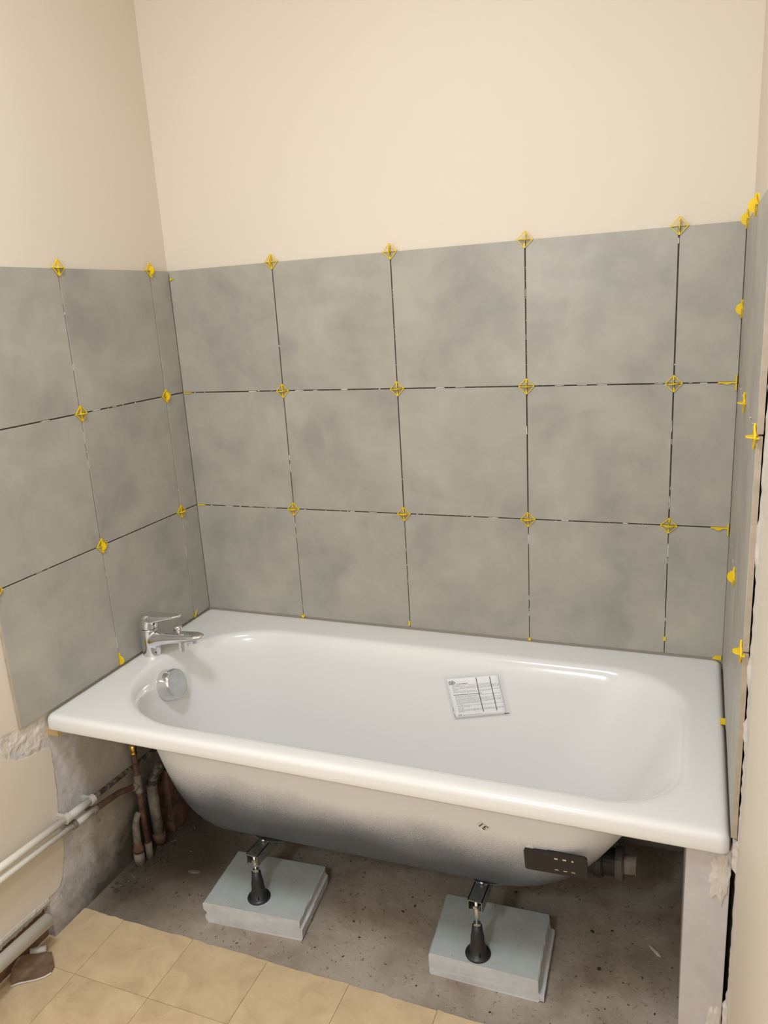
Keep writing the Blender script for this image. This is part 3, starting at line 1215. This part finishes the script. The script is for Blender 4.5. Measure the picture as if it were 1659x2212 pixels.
def clip_meshes():
    out = {}
    bm = bmesh.new()
    pts = [(CL, 0), (0, CL), (-CL, 0), (0, -CL)]
    for k in range(4):
        a, b = Vector((*pts[k], 0.0022)), Vector((*pts[(k + 1) % 4], 0.0022))
        d = (b - a).normalized()
        nrm = Vector((-d.y, d.x, 0)) * 0.0008
        q = [a + nrm, a - nrm, b - nrm, b + nrm]
        v0 = [bm.verts.new((p.x, p.y, 0.0012)) for p in q]
        v1 = [bm.verts.new((p.x, p.y, 0.0032)) for p in q]
        bm.faces.new(v0[::-1])
        bm.faces.new(v1)
        for e in range(4):
            bm.faces.new((v0[e], v0[(e + 1) % 4], v1[(e + 1) % 4], v1[e]))
    out['frame'] = bm
    bm = bmesh.new()
    box(bm, (-CL, -0.0007, -0.004), (CL, 0.0007, 0.0030))
    box(bm, (-0.0007, -CL, -0.004), (0.0007, CL, 0.0030))
    for s in (-1, 1):
        box(bm, (-0.0016, s * 0.0125 - 0.004, 0.0010), (0.0016, s * 0.0125 + 0.004, 0.0036))
    out['cross'] = bm

    def half(rad):
        bm = bmesh.new()
        seg = 16
        pa = [(rad * math.cos(math.pi * k / seg), 0.0030 + rad * 0.92 * math.sin(math.pi * k / seg)) for k in range(seg + 1)]
        A = [bm.verts.new((x, -0.0009, z)) for x, z in pa]
        B = [bm.verts.new((x, 0.0009, z)) for x, z in pa]
        bm.faces.new(A)
        bm.faces.new(B[::-1])
        for k in range(len(pa)):
            k2 = (k + 1) % len(pa)
            bm.faces.new((A[k], A[k2], B[k2], B[k]))
        return bm
    out['fin_h'] = half(0.0118)
    bv = half(0.0118)
    xform(bv, Matrix.Rotation(math.pi / 2, 4, 'Z'))
    out['fin_v'] = bv
    res = {}
    for k, b in out.items():
        me = bpy.data.meshes.new(k)
        bmesh.ops.recalc_face_normals(b, faces=b.faces)
        b.to_mesh(me)
        b.free()
        me.materials.append(M['yellow'])
        res[k] = me
    return res


CM = clip_meshes()


def clip(kind, u, v, fin, label, group, rot=0.0, full=True, parts=('frame', 'cross')):
    root = empty('tile_spacer_clip')
    root.matrix_world = wall_frame(kind) @ Matrix.Translation((u, v, 0.0003)) @ Matrix.Rotation(rot, 4, 'Z')
    tag(root, label, 'tile spacer', group)
    for p in parts:
        o = link(p, CM[p], root)
    link('fin', CM['fin_' + fin], root)
    return root


GB, GL, GR = 'spacer clips on the back wall', 'spacer clips on the left wall', 'spacer clips on the right wall'
ordn = ['first', 'second', 'third', 'fourth']
rots = random.Random(5)
for i in range(4):
    clip('back', XJ[i + 1], R0 + 0.001, 'vvhv'[i], 'yellow spacer on the back wall top edge, %s from the left corner' % ordn[i], GB, rots.uniform(-.05, .05))
    clip('back', XJ[i + 1], R1, 'h', 'yellow spacer on the back wall upper joint, %s from the left corner' % ordn[i], GB, rots.uniform(-.05, .05))
    clip('back', XJ[i + 1], R2, 'h', 'yellow spacer on the back wall lower joint, %s from the left corner' % ordn[i], GB, rots.uniform(-.05, .05))
for nm, zc, fa, fb in (('top edge', R0 + 0.001, 'v', 'h'), ('upper horizontal joint', R1, 'v', 'h'), ('lower horizontal joint', R2, 'h', 'v')):
    clip('left', YL[1], zc, fa, 'yellow spacer on the left wall %s, beside the corner strip' % nm, GL, rots.uniform(-.04, .04))
    clip('left', YL[2], zc, fb, 'yellow spacer on the left wall %s, between the two wide tiles' % nm, GL, rots.uniform(-.04, .04))
clip('left', YL[3] + 0.001, R2, 'v', 'yellow tile spacer at the left edge of the photo, cut off by the frame', GL)
clip('right', 0.345, R0 + 0.001, 'v', 'upper of the two yellow spacers at the top of the right wall', GR)
clip('right', 0.035, R0 + 0.001, 'v', 'lower of the two yellow spacers at the top of the right wall, in the corner', GR)
clip('right', 0.345, R1, 'h', 'yellow tile spacer on the upper joint of the right wall, between two tiles', GR)
clip('right', 0.345, R2, 'v', 'yellow half-disc tile spacer on the lower joint of the right wall, between two tiles', GR)
clip('right', 0.692, R1 - 0.003, 'h', 'upper of the two bright yellow spacers at the front edge of the right wall', GR)
clip('right', 0.690, R2 - 0.003, 'h', 'lower of the two bright yellow spacers at the front edge of the right wall', GR)
clip('right', 0.020, 1.412, 'v', 'yellow half-disc spacer stuck in the right corner above the upper joint', GR)


def small_wedge(kind, u, v, prof, depth, label, group, name='tile_wedge', n0=-0.004):
    """flat plastic wedge, outline prof in wall plane, sticking out by depth"""
    root = empty(name)
    root.matrix_world = wall_frame(kind) @ Matrix.Translation((u, v, 0))
    tag(root, label, 'tile wedge' if name == 'tile_wedge' else 'tile spacer', group)
    bm = bmesh.new()
    prism(bm, prof, n0, depth)
    obj('blade', bm, 'yellow', root)
    return root


GW = 'yellow wedges around the tub edge'
# T-shaped corner spacers at the right end of the two horizontal joints
for zc, nm in ((R1, 'upper'), (R2, 'lower')):
    r_ = empty('corner_spacer')
    r_.matrix_world = wall_frame('back') @ Matrix.Translation((W - 0.004, zc, 0))
    tag(r_, 'yellow T-shaped spacer in the right corner at the %s horizontal joint' % nm, 'tile spacer', 'corner spacers')
    bm = bmesh.new()
    box(bm, (-0.038, -0.0013, -0.003), (0.0, 0.0013, 0.004))
    obj('blade', bm, 'yellow', r_)
    bm = bmesh.new()
    if nm == 'lower':
        pa = [(-0.032 + 0.022 * (k / 10), -0.001 - 0.005 * math.sin(math.pi * k / 10)) for k in range(11)]
    else:
        pa = [(-0.028 + 0.020 * (k / 10), -0.001 - 0.003 * math.sin(math.pi * k / 10)) for k in range(11)]
    prism(bm, pa[::-1], 0.0, 0.004)
    obj('fin', bm, 'yellow', r_)
    bm = bmesh.new()
    box(bm, (-0.0015, -0.016, 0.002), (0.0012, 0.018 if nm == 'upper' else 0.012, 0.010))
    obj('plate', bm, 'yellow', r_)
for zc, nm in ((R1 - .001, 'upper'), (R2, 'lower')):
    small_wedge('back', 0.008, zc, [(-0.004, -0.0013), (0.022, -0.001), (0.022, 0.0012), (-0.004, 0.0016)], 0.003,
                'thin yellow wedge in the left corner at the %s horizontal joint of the back wall' % nm, 'corner wedges')
small_wedge('back', 0.006, R0 - 0.022, [(-0.004, -0.003), (0.001, -0.004), (0.010, 0.0005), (0.003, 0.003)], 0.004,
            'small yellow wedge chip in the left corner just below the tile top edge', 'corner wedges')
dm = [(-0.006, 0.0), (0.0, -0.0055), (0.0055, 0.0), (0.0, 0.006)]
small_wedge('back', XJ[1], RIM + 0.0045, dm, 0.005, 'yellow wedge at the tub edge below the first back wall joint', GW)
small_wedge('back', XJ[2] - 0.001, RIM + 0.016, [(-0.003, -0.008), (0.002, -0.007), (0.003, 0.008), (-0.001, 0.006)], 0.004, 'yellow wedge at the tub edge below the second back wall joint', GW)
small_wedge('back', XJ[3], RIM + 0.0045, [(-0.004, -0.003), (0.005, -0.003), (0.004, 0.003), (0.001, 0.006)], 0.005, 'yellow wedge at the tub edge below the third back wall joint', GW)
small_wedge('back', XJ[4], RIM + 0.042, [(-0.0028, -0.005), (0.0028, -0.005), (0.0028, 0.005), (-0.0028, 0.005)], 0.003, 'small yellow wedge low in the fourth back wall joint above the tub', GW)
small_wedge('back', W - 0.011, RIM + 0.005, [(-0.012, -0.002), (0.008, -0.004), (0.008, 0.005), (-0.006, 0.003)], 0.008, 'yellow wedge at the back right corner of the bathtub rim', GW)
small_wedge('right', 0.315, RIM + 0.0045, [(-0.008, -0.0035), (0.008, -0.0035), (0.008, 0.0035), (-0.008, 0.003)], 0.010, 'yellow wedge between the right tiles and the bathtub rim', GW)
# half disc spacer and spiky spacer at the tub edge on the left wall
r_ = empty('tile_spacer_clip')
r_.matrix_world = wall_frame('left') @ Matrix.Translation((YL[2] + 0.001, RIM + 0.017, 0.0))
tag(r_, 'yellow half-disc spacer standing on the left rim of the bathtub', 'tile spacer', GL)
link('fin', CM['fin_v'], r_)
bm = bmesh.new()
box(bm, (-0.0010, -0.014, -0.003), (0.0010, 0.020, 0.0035))
obj('blade', bm, 'yellow', r_)
r_ = empty('tile_spacer_clip')
r_.matrix_world = wall_frame('left') @ Matrix.Translation((YL[1], RIM + 0.002, 0.0))
tag(r_, 'spiky yellow spacer at the tub edge beside the tap, near the left corner', 'tile spacer', GL)
for k, (dx, dz, ln) in enumerate(((-0.55, 0.6, 0.020), (-0.05, 1.0, 0.021), (0.55, 1.0, 0.025), (0.1, 0.6, 0.014))):
    bm = bmesh.new()
    d = Vector((dx, dz, 0.0)).normalized() * ln
    tube(bm, [(0, 0, 0.003), (d.x, d.y, 0.004 + 0.003 * (k % 2))], [0.0014, 0.0008], 8)
    obj('prong', bm, 'yellow', r_)

# ------------------------------------------------------------------ leaflet in a plastic bag lying against the back of the basin
BAG = [Vector((0.8161, -0.1402, 0.5106)), Vector((0.973, -0.1345, 0.5407)), Vector((1.0014, -0.1585, 0.4338)), Vector((0.849, -0.1662, 0.3987))]  # TL TR BR BL
BAG_OFF = 0.004


def bagp(u, v, off=0.0):
    a = BAG[0].lerp(BAG[1], u)
    b = BAG[3].lerp(BAG[2], u)
    p = a.lerp(b, v)
    n_ = (BAG[1] - BAG[0]).cross(BAG[3] - BAG[0]).normalized()
    if n_.y > 0:
        n_ = -n_
    bulge = 0.004 * math.sin(math.pi * min(max(u, 0), 1)) * math.sin(math.pi * min(max(v, 0), 1))
    return p + n_ * (BAG_OFF + off + bulge)


bag = empty('leaflet_bag', tuple((BAG[2] + BAG[3]) / 2))
tag(bag, 'instruction leaflet in a clear plastic bag lying inside the bathtub', 'leaflet')
BI = Matrix.Translation(-(BAG[2] + BAG[3]) / 2)


def bagpart(o, parent=None):
    if parent is None:
        o.parent = bag
        o.matrix_parent_inverse = BI
    else:
        o.parent = parent
    return o


def bagsheet(name, mat, u0, v0, u1, v1, off, nu=12, nv=12, thick=0.0, parent=None, wob=0.0, sm=True):
    bm = bmesh.new()
    rnd = random.Random(3)
    layers = []
    for o_ in ([off, off + thick] if thick else [off]):
        layers.append([[bm.verts.new(bagp(u0 + (u1 - u0) * i / nu, v0 + (v1 - v0) * j / nv, o_ + (rnd.uniform(-wob, wob) if wob else 0))) for j in range(nv + 1)] for i in range(nu + 1)])
    for g in layers:
        for i in range(nu):
            for j in range(nv):
                bm.faces.new((g[i][j], g[i + 1][j], g[i + 1][j + 1], g[i][j + 1]))
    if thick:
        a, b = layers
        rim_ = [(i, 0) for i in range(nu)] + [(nu, j) for j in range(nv)] + [(i, nv) for i in range(nu, 0, -1)] + [(0, j) for j in range(nv, 0, -1)]
        for k in range(len(rim_)):
            p, q = rim_[k], rim_[(k + 1) % len(rim_)]
            bm.faces.new((a[p[0]][p[1]], a[q[0]][q[1]], b[q[0]][q[1]], b[p[0]][p[1]]))
    return bagpart(obj(name, bm, mat, None, sm), parent)


leaf = bagsheet('leaflet', 'paper', 0.035, 0.10, 0.925, 0.985, 0.0, 14, 14, 0.0004)
rnd = random.Random(21)
# printed lines
line_v = [(0.225, .20, .42, 1), (0.255, .12, .80, 0), (0.285, .12, .92, 0), (0.31, .12, .92, 0), (0.335, .12, .92, 0), (0.36, .12, .20, 0), (0.39, .12, .92, 0),
          (0.415, .12, .76, 0), (0.465, .11, .60, 2), (0.495, .13, .90, 0), (0.52, .13, .50, 0), (0.555, .13, .90, 0), (0.58, .13, .72, 0), (0.605, .13, .92, 0),
          (0.635, .13, .90, 0), (0.66, .13, .55, 0), (0.685, .13, .24, 0), (0.715, .13, .92, 0), (0.74, .13, .36, 0), (0.775, .13, .26, 0), (0.805, .13, .92, 0),
          (0.83, .13, .92, 0), (0.855, .13, .24, 0), (0.93, .19, .52, 0)]
bmA, bmB = bmesh.new(), bmesh.new()


def strip(bm, u0, v0, u1, v1, off):
    q = [bm.verts.new(bagp(u, v, off)) for u, v in ((u0, v0), (u1, v0), (u1, v1), (u0, v1))]
    bm.faces.new(q)


for v, ua, ub, bold in line_v:
    u = ua
    while u < ub - 0.01:
        w = min(rnd.uniform(0.018, 0.06), ub - u)
        hgt = 0.0058 if bold == 0 else (0.010 if bold == 1 else 0.012)
        strip(bmB if bold else bmA, u, v - hgt / 2, u + w, v + hgt / 2, 0.0008)
        u += w + (0.010 if not bold else 0.006)
for u, va, vb in ((0.045, .75, .82), (0.045, .88, .95)):
    strip(bmA, u - .004, va, u + .004, vb, 0.0008)
bagpart(obj('print', bmA, 'ink'), leaf)['kind'] = 'stuff'
bagpart(obj('bold_print', bmB, 'inkblack'), leaf)['kind'] = 'stuff'
for u in (0.56, 0.79):
    bm = bmesh.new()
    for k in range(24):
        v_ = 0.115 + 0.77 * k / 24
        strip(bm, u - 0.0062, v_, u + 0.0062, v_ + 0.77 / 24, 0.0010)
    bagpart(obj('black_line', bm, 'inkblack'), leaf)

# triangle logo with upright word
bm = bmesh.new()


def seg_(bm, p, q, wd, off=0.001):
    p, q = Vector((*p, 0)), Vector((*q, 0))
    d = (q - p).normalized()
    n_ = Vector((-d.y, d.x, 0)) * wd / 2
    vs__ = [bm.verts.new(bagp(c_.x, c_.y, off)) for c_ in (p + n_, p - n_, q - n_, q + n_)]
    bm.faces.new(vs__)


hexa = [(0.125, 0.155), (0.145, 0.148), (0.185, 0.185), (0.185, 0.198), (0.145, 0.235), (0.125, 0.228)]
for k in range(6):
    seg_(bm, hexa[k], hexa[(k + 1) % 6], 0.010)
seg_(bm, (0.140, 0.172), (0.140, 0.212), 0.010)
seg_(bm, (0.140, 0.172), (0.160, 0.192), 0.008)
seg_(bm, (0.140, 0.212), (0.160, 0.192), 0.008)
seg_(bm, (0.100, 0.150), (0.100, 0.212), 0.010)
seg_(bm, (0.082, 0.165), (0.082, 0.212), 0.007)
seg_(bm, (0.080, 0.228), (0.112, 0.228), 0.014)
bagpart(obj('logo', bm, 'inkblack'), leaf)
# CE mark
bm = bmesh.new()
for cxu, bar_ in ((0.130, False), (0.163, True)):
    pa = [(cxu + 0.013 * math.cos(a), 0.925 + 0.020 * math.sin(a)) for a in [math.radians(70 + 220 * k / 10) for k in range(11)]]
    for k in range(10):
        seg_(bm, pa[k], pa[k + 1], 0.0065)
    if bar_:
        seg_(bm, (cxu - 0.012, 0.925), (cxu, 0.925), 0.0065)
bagpart(obj('ce_mark', bm, 'inkblack'), leaf)
film = bagsheet('bag_film', 'film', 0.0, 0.0, 1.0, 1.0, 0.0022, 26, 26, 0.0, None, 0.0005)
bagsheet('bag_film_back', 'film', 0.0, 0.0, 1.0, 1.0, -0.0008, 10, 10)
bm = bmesh.new()
strip(bm, 0.90, 0.968, 0.985, 0.984, 0.0030)
bagpart(obj('black_mark', bm, 'inkblack'), film)

# ------------------------------------------------------------------ pipes on the left wall
pr = empty('water_pipe', (0.018, -0.70, 0.0))


def ppart(root, o, parent=None):
    if parent is None:
        o.parent = root
        o.matrix_parent_inverse = Matrix.Translation(-root.location)
    else:
        o.parent = parent
    return o


tag(pr, 'upper of the two slim painted water pipes running along the left wall', 'pipe', 'water pipes on the left wall')
UP = [(0.019, -2.3, 0.322), (0.019, -0.91, 0.3115), (0.019, -0.700, 0.2965)]
bm = bmesh.new()
tube(bm, UP, 0.0088, 16)
ppart(pr, obj('painted_pipe', bm, 'pipewhite', None, True))
bm = bmesh.new()
tube(bm, [(0.019, -0.705, 0.2968), (0.019, -0.618, 0.2925)], 0.0098, 16)
ppart(pr, obj('greyed_pipe', bm, 'pipegrey', None, True))
bm = bmesh.new()
tube(bm, smoothstep_curve([(0.019, -0.622, 0.2925), (0.018, -0.52, 0.288), (0.017, -0.43, 0.284), (0.017, -0.25, 0.280), (0.017, 0.0, 0.278)], 5), 0.0068, 12)
ppart(pr, obj('bare_pipe', bm, 'sootpipe', None, True))
for y, z in ((-0.705, 0.2968), (-0.620, 0.2925)):
    bm = bmesh.new()
    tube(bm, [(0.019, y - 0.007, z), (0.019, y + 0.007, z - 0.0004)], 0.0122, 16)
    box(bm, (-0.011, y - 0.005, z - 0.006), (0.014, y + 0.005, z + 0.006))
    ppart(pr, obj('pipe_clip', bm, 'pipegrey', None, False))

pl = empty('water_pipe', (0.018, -0.69, 0.0))
tag(pl, 'lower of the two slim painted water pipes running along the left wall', 'pipe', 'water pipes on the left wall')
bm = bmesh.new()
tube(bm, [(0.019, -2.3, 0.296), (0.019, -0.91, 0.2845), (0.019, -0.686, 0.2665)], 0.0078, 16)
ppart(pl, obj('painted_pipe', bm, 'pipewhite', None, True))
bm = bmesh.new()
tube(bm, [(0.019, -0.690, 0.2668), (0.019, -0.618, 0.2605)], 0.0092, 16)
ppart(pl, obj('greyed_pipe', bm, 'pipegrey', None, True))
bm = bmesh.new()
tube(bm, smoothstep_curve([(0.019, -0.622, 0.2605), (0.019, -0.57, 0.255), (0.020, -0.525, 0.249), (0.022, -0.495, 0.240), (0.024, -0.46, 0.2325)], 6), 0.0082, 14)
ppart(pl, obj('bare_pipe', bm, 'rust', None, True))
for y, z in ((-0.688, 0.2668), (-0.617, 0.2603)):
    bm = bmesh.new()
    tube(bm, [(0.019, y - 0.006, z), (0.019, y + 0.006, z - 0.0004)], 0.0112, 16)
    box(bm, (-0.011, y - 0.004, z - 0.005), (0.014, y + 0.004, z + 0.005))
    ppart(pl, obj('pipe_clip', bm, 'dirtpipe', None, False))

rp = empty('rusty_riser_pipe', (0.025, -0.455, 0.0))
tag(rp, 'rusty vertical copper riser with brass coupling under the tap end of the bathtub', 'pipe')
bm = bmesh.new()
tube(bm, [(0.027, -0.457, 0.045), (0.0255, -0.457, 0.20), (0.025, -0.455, 0.335)], 0.0082, 14)
ppart(rp, obj('riser', bm, 'rust', None, True))
bm = bmesh.new()
lathe(bm, [(0.0, 0), (0.0105, 0), (0.0108, 0.006), (0.0108, 0.05), (0.0095, 0.054), (0.0, 0.054)], 16, (0.0255, -0.456, 0.206))
tube(bm, [(0.024, -0.478, 0.2335), (0.0255, -0.452, 0.2325)], 0.0102, 14)
ppart(rp, obj('tee_joint', bm, 'dirtpipe', None, True))
bm = bmesh.new()
lathe(bm, [(0.0, 0), (0.0098, 0), (0.0102, 0.004), (0.0088, 0.006), (0.0088, 0.009), (0.0100, 0.011), (0.0100, 0.030), (0.0, 0.030)], 18, (0.025, -0.455, 0.325))
ppart(rp, obj('brass_coupling', bm, 'brass', None, True))
bm = bmesh.new()
lathe(bm, [(0.0, 0), (0.0125, 0), (0.0125, 0.010), (0.0075, 0.012), (0.0075, 0.17), (0.0, 0.17)], 6, (0.025, -0.455, 0.355))
ppart(rp, obj('hose_nut', bm, 'dirtpipe', None, False))
bm = bmesh.new()
lathe(bm, [(0.0, -0.004), (0.0115, -0.004), (0.0105, 0.045), (0.0, 0.050)], 14, (0.0275, -0.457, 0.0))
ppart(rp, obj('floor_sleeve', bm, 'dirtpipe', None, True))

dp = empty('drain_stub_pipe', (0.016, -0.480, 0.0))
tag(dp, 'short dirty pipe stub with collar beside the rusty riser', 'pipe')
bm = bmesh.new()
tube(bm, smoothstep_curve([(0.016, -0.484, 0.03), (0.016, -0.482, 0.09), (0.017, -0.478, 0.125), (0.0215, -0.467, 0.150)], 5), [0.0105] * 10 + [0.009] * 5 + [0.007], 14)
ppart(dp, obj('stub', bm, 'dirtpipe', None, True))
bm = bmesh.new()
lathe(bm, [(0.0, 0), (0.0150, 0), (0.0155, 0.012), (0.0118, 0.016), (0.0118, 0.032), (0.0, 0.036)], 16, (0.016, -0.484, 0.034))
ppart(dp, obj('collar', bm, 'rust', None, True))
bm = bmesh.new()
lathe(bm, [(0.0, -0.004), (0.0155, -0.004), (0.0145, 0.034), (0.0, 0.036)], 16, (0.016, -0.485, 0.0))
ppart(dp, obj('floor_sleeve', bm, 'dirtpipe', None, True))

wp = empty('grey_waste_pipe', (0.026, -0.405, 0.0))
tag(wp, 'thick pale grey upright pipe behind the rusty riser in the dark corner', 'pipe')
bm = bmesh.new()
tube(bm, [(0.024, -0.405, 0.035), (0.024, -0.405, 0.195)], 0.0155, 18)
ppart(wp, obj('pipe', bm, 'dirtpipe', None, True))
bm = bmesh.new()
lathe(bm, [(0, 0), (0.0195, 0), (0.0195, 0.03), (0.0, 0.03)], 18, (0.024, -0.405, 0.012))
ppart(wp, obj('socket', bm, 'rust', None, True))
bm = bmesh.new()
tube(bm, smoothstep_curve([(0.024, -0.405, 0.19), (0.026, -0.37, 0.225), (0.04, -0.30, 0.235), (0.06, -0.18, 0.24)], 5), 0.0135, 14)
ppart(wp, obj('branch', bm, 'sootpipe', None, True))
ch = empty('dark_corner_box', (0.03, -0.29, 0.0))  # plain dark brown box filling the dark area of the corner
tag(ch, 'dark brown upright box in the corner behind the bathtub', 'pipe chase')
bm = bmesh.new()
box(bm, (-0.012, -0.345, -0.0035), (0.030, -0.215, 0.205), 0, 0.003)
ppart(ch, obj('box', bm, M['rust']))

# heating pipe, skirting and scraps at the lower left
bm = bmesh.new()
box(bm, (-0.0372, -2.3, 0.0), (-0.0335, -0.776, 0.1005))
sk = structure(obj('baseboard_left', bm, 'brown'))
bm = bmesh.new()
rnd = random.Random(9)
rows = []
for k in range(60):
    y = -0.776 - k * 0.006
    zt = 0.119 + rnd.uniform(-.0012, .0012) + 0.0003 * k
    rows.append([bm.verts.new((-0.0100, y, zt)), bm.verts.new((-0.0085 + rnd.uniform(-.0003, .0003), y, zt - 0.004)),
                 bm.verts.new((-0.0080 + rnd.uniform(-.0003, .0003), y, zt - 0.012)), bm.verts.new((-0.014 + rnd.uniform(-.0003, .0003), y, 0.096 + rnd.uniform(-.003, .001)))])
for a, b in zip(rows, rows[1:]):
    for q in range(3):
        bm.faces.new((a[q], a[q + 1], b[q + 1], b[q]))
obj('plaster_ledge', bm, 'filler', wall_left)
hp = empty('heating_pipe', (0.025, -0.81, 0.0))
tag(hp, 'thick white heating pipe with a cut end above the brown skirting', 'pipe')
bm = bmesh.new()
a, b = Vector((0.012, -0.806, 0.085)), Vector((0.060, -2.3, 0.20))
d = (b - a).normalized()
rings = tube(bm, [a, b], 0.0165, 24, False)
inner = tube(bm, [a, a + d * 0.03], 0.0140, 24, False)
for k in range(24):
    bm.faces.new((rings[0][k], rings[0][(k + 1) % 24], inner[0][(k + 1) % 24], inner[0][k]))
bm.faces.new(inner[-1])
ppart(hp, obj('pipe', bm, 'pipewhite', None, True))
pt = empty('plastic_tube_offcut', (-0.01, -0.83, 0.0))
tag(pt, 'short white plastic tube offcut lying on the floor by the brown scrap', 'tube')
bm = bmesh.new()
rings = tube(bm, [(-0.024, -0.842, 0.0135), (0.004, -0.821, 0.0125)], 0.0075, 16, False)
inner = tube(bm, [(-0.024, -0.842, 0.0135), (0.004, -0.821, 0.0125)], 0.0060, 16, False)
for e in (0, -1):
    for k in range(16):
        bm.faces.new((rings[e][k], rings[e][(k + 1) % 16], inner[e][(k + 1) % 16], inner[e][k]))
ppart(pt, obj('tube', bm, 'whiteplastic', None, True))
ln = empty('linoleum_scrap', (0.025, -0.87, 0.0))
tag(ln, 'torn brown linoleum scrap with a pale broken edge on the floor', 'scrap')
rnd = random.Random(15)
outl = [(0.018, -0.819, .002), (0.040, -0.836, .002), (0.056, -0.850, .003), (0.062, -0.866, .002), (0.056, -0.880, .001), (0.042, -0.893, .002), (0.027, -0.904, .001),
        (0.012, -0.914, .002), (0.000, -0.926, .002), (-0.012, -0.917, .009), (-0.022, -0.900, .017), (-0.029, -0.872, .021), (-0.020, -0.842, .010)]
bm = bmesh.new()
lo = [bm.verts.new((x, y, z)) for x, y, z in outl]
hi = [bm.verts.new((x, y, z + 0.003)) for x, y, z in outl]
cl_, ch_ = bm.verts.new((0.016, -0.872, 0.003)), bm.verts.new((0.016, -0.872, 0.0065))
for k in range(len(outl)):
    k2 = (k + 1) % len(outl)
    bm.faces.new((lo[k], lo[k2], hi[k2], hi[k]))
    bm.faces.new((hi[k], hi[k2], ch_))
    bm.faces.new((lo[k2], lo[k], cl_))
ppart(ln, obj('sheet', bm, 'lino'))
bm = bmesh.new()
tube(bm, [(x + rnd.uniform(-.001, .001), y - 0.001, 0.003 + rnd.uniform(-.0004, .0004)) for x, y, z in outl[3:9]], 0.0020, 7)
ppart(ln, obj('torn_edge', bm, 'filler'))

# pine wedge under the left end of the rim
wd = empty('wood_wedge', (0.006, -0.672, 0.53))
tag(wd, 'small raw pine wedge under the front left corner of the bathtub rim', 'wedge')
bm = bmesh.new()
prism(bm, [(-0.012, 0.512), (0.022, 0.5135), (0.022, 0.5333), (-0.012, 0.5333)], 0.0, 0.020)
xform(bm, Matrix.Translation((0, -0.668, 0)) @ Matrix.Rotation(math.pi / 2, 4, 'X'))
ppart(wd, obj('wedge', bm, 'wood'))

# waste trap under the right end (fixed to the tub)
trap = None
for nm, prof, o_, ax, mt in (
        ('waste_trap', [(0, 0), (0.030, 0), (0.030, 0.075), (0, 0.075)], (1.225, -0.38, 0.222), (1, 0, 0.05), 'blackmatt'),
        ('union_nut', [(0, 0), (0.036, 0), (0.037, 0.004), (0.037, 0.016), (0.035, 0.019), (0, 0.019)], (1.240, -0.38, 0.222), (1, 0, 0.05), 'black'),
        ('union_nut', [(0, 0), (0.036, 0), (0.037, 0.004), (0.037, 0.014), (0.035, 0.017), (0, 0.017)], (1.286, -0.38, 0.224), (1, 0, 0.05), 'greypipe'),
        ('outlet', [(0, 0), (0.022, 0), (0.020, 0.03), (0.022, 0.034), (0, 0.034)], (1.296, -0.38, 0.224), (1, 0, 0.05), 'dirtpipe'),
        ('side_inlet', [(0, 0), (0.022, 0), (0.022, 0.05), (0.029, 0.05), (0.029, 0.064), (0, 0.064)], (1.235, -0.30, 0.245), (1, 0, 0), 'greypipe'),
        ('drain_pipe', [(0, 0), (0.021, 0), (0.021, 0.13), (0, 0.13)], (1.292, -0.30, 0.245), (1, 0.1, -0.04), 'greypipe')):
    bm = bmesh.new()
    lathe(bm, prof, 24, o_, ax)
    q = obj(nm, bm, mt, None, False)
    if trap is None:
        trap = tubpart(q)
        trap['label'] = 'black plastic waste trap'
    else:
        tubpart(q, trap)
# white plastic catch on the bracket
bm = bmesh.new()
lathe(bm, [(0.0, 0.0), (0.009, 0.0), (0.009, 0.003), (0.007, 0.004), (0.0, 0.004)], 20, (1.1335, -0.5805, 0.3795), (0, -1, -0.27))
tubpart(obj('catch', bm, 'whiteplastic', None, False), brk)

# ------------------------------------------------------------------ rubble
rnd = random.Random(77)
bm = bmesh.new()


def chip(bm, x, y, z, s):
    r = bmesh.ops.create_icosphere(bm, subdivisions=1, radius=1.0)
    a = rnd.uniform(0, 6.28)
    sx, sy, sz = s * rnd.uniform(.5, 1.4), s * rnd.uniform(.4, 1.0), s * rnd.uniform(.25, .6)
    for v in r['verts']:
        c_ = v.co * rnd.uniform(.75, 1.15)
        v.co = Vector((x + sx * c_.x * math.cos(a) - sy * c_.y * math.sin(a), y + sx * c_.x * math.sin(a) + sy * c_.y * math.cos(a), z + sz * (c_.z + 0.6)))


for k in range(900):
    if k < 610:
        t = rnd.random()
        y = -0.60 + t * 0.50
        x = abs(rnd.gauss(0, 0.045)) + 0.004
    else:
        x, y = rnd.uniform(0.02, 1.42), rnd.uniform(-0.665, -0.15)
    if (0.29 < x < 0.60 and -0.63 < y < -0.385) or (0.87 < x < 1.17 and -0.61 < y < -0.375):
        continue
    s = min(0.0055, 0.0011 * rnd.paretovariate(1.5)) * (1.25 if k < 610 else 0.85)
    chip(bm, x, y, -0.0035, s)
deb = obj('rubble_crumbs', bm, 'debris')
deb['kind'] = 'stuff'
tag(deb, 'plaster crumbs and grit scattered on the concrete under the bathtub', 'rubble')
sh = empty('plaster_shard', (1.375, -0.369, -0.0035))
tag(sh, 'pale pointed plaster shard on the concrete near the right support', 'shard')
bm = bmesh.new()
prism(bm, [(-0.014, 0.013), (-0.004, 0.006), (0.008, -0.005), (0.012, -0.013), (0.006, -0.012), (-0.002, -0.003), (-0.010, 0.007)], 0.0, 0.003)
obj('chip', bm, 'mortar', sh)
sh = empty('plaster_flake', (0.185, -0.468, -0.0035))
tag(sh, 'pale flat plaster flake on the concrete left of the left block', 'flake')
bm = bmesh.new()
prism(bm, [(-0.018, -0.006), (-0.004, -0.009), (0.014, -0.004), (0.017, 0.004), (0.008, 0.005), (-0.002, 0.003), (-0.012, 0.001)], 0.0, 0.0022)
obj('chip', bm, 'dirtpipe', sh)
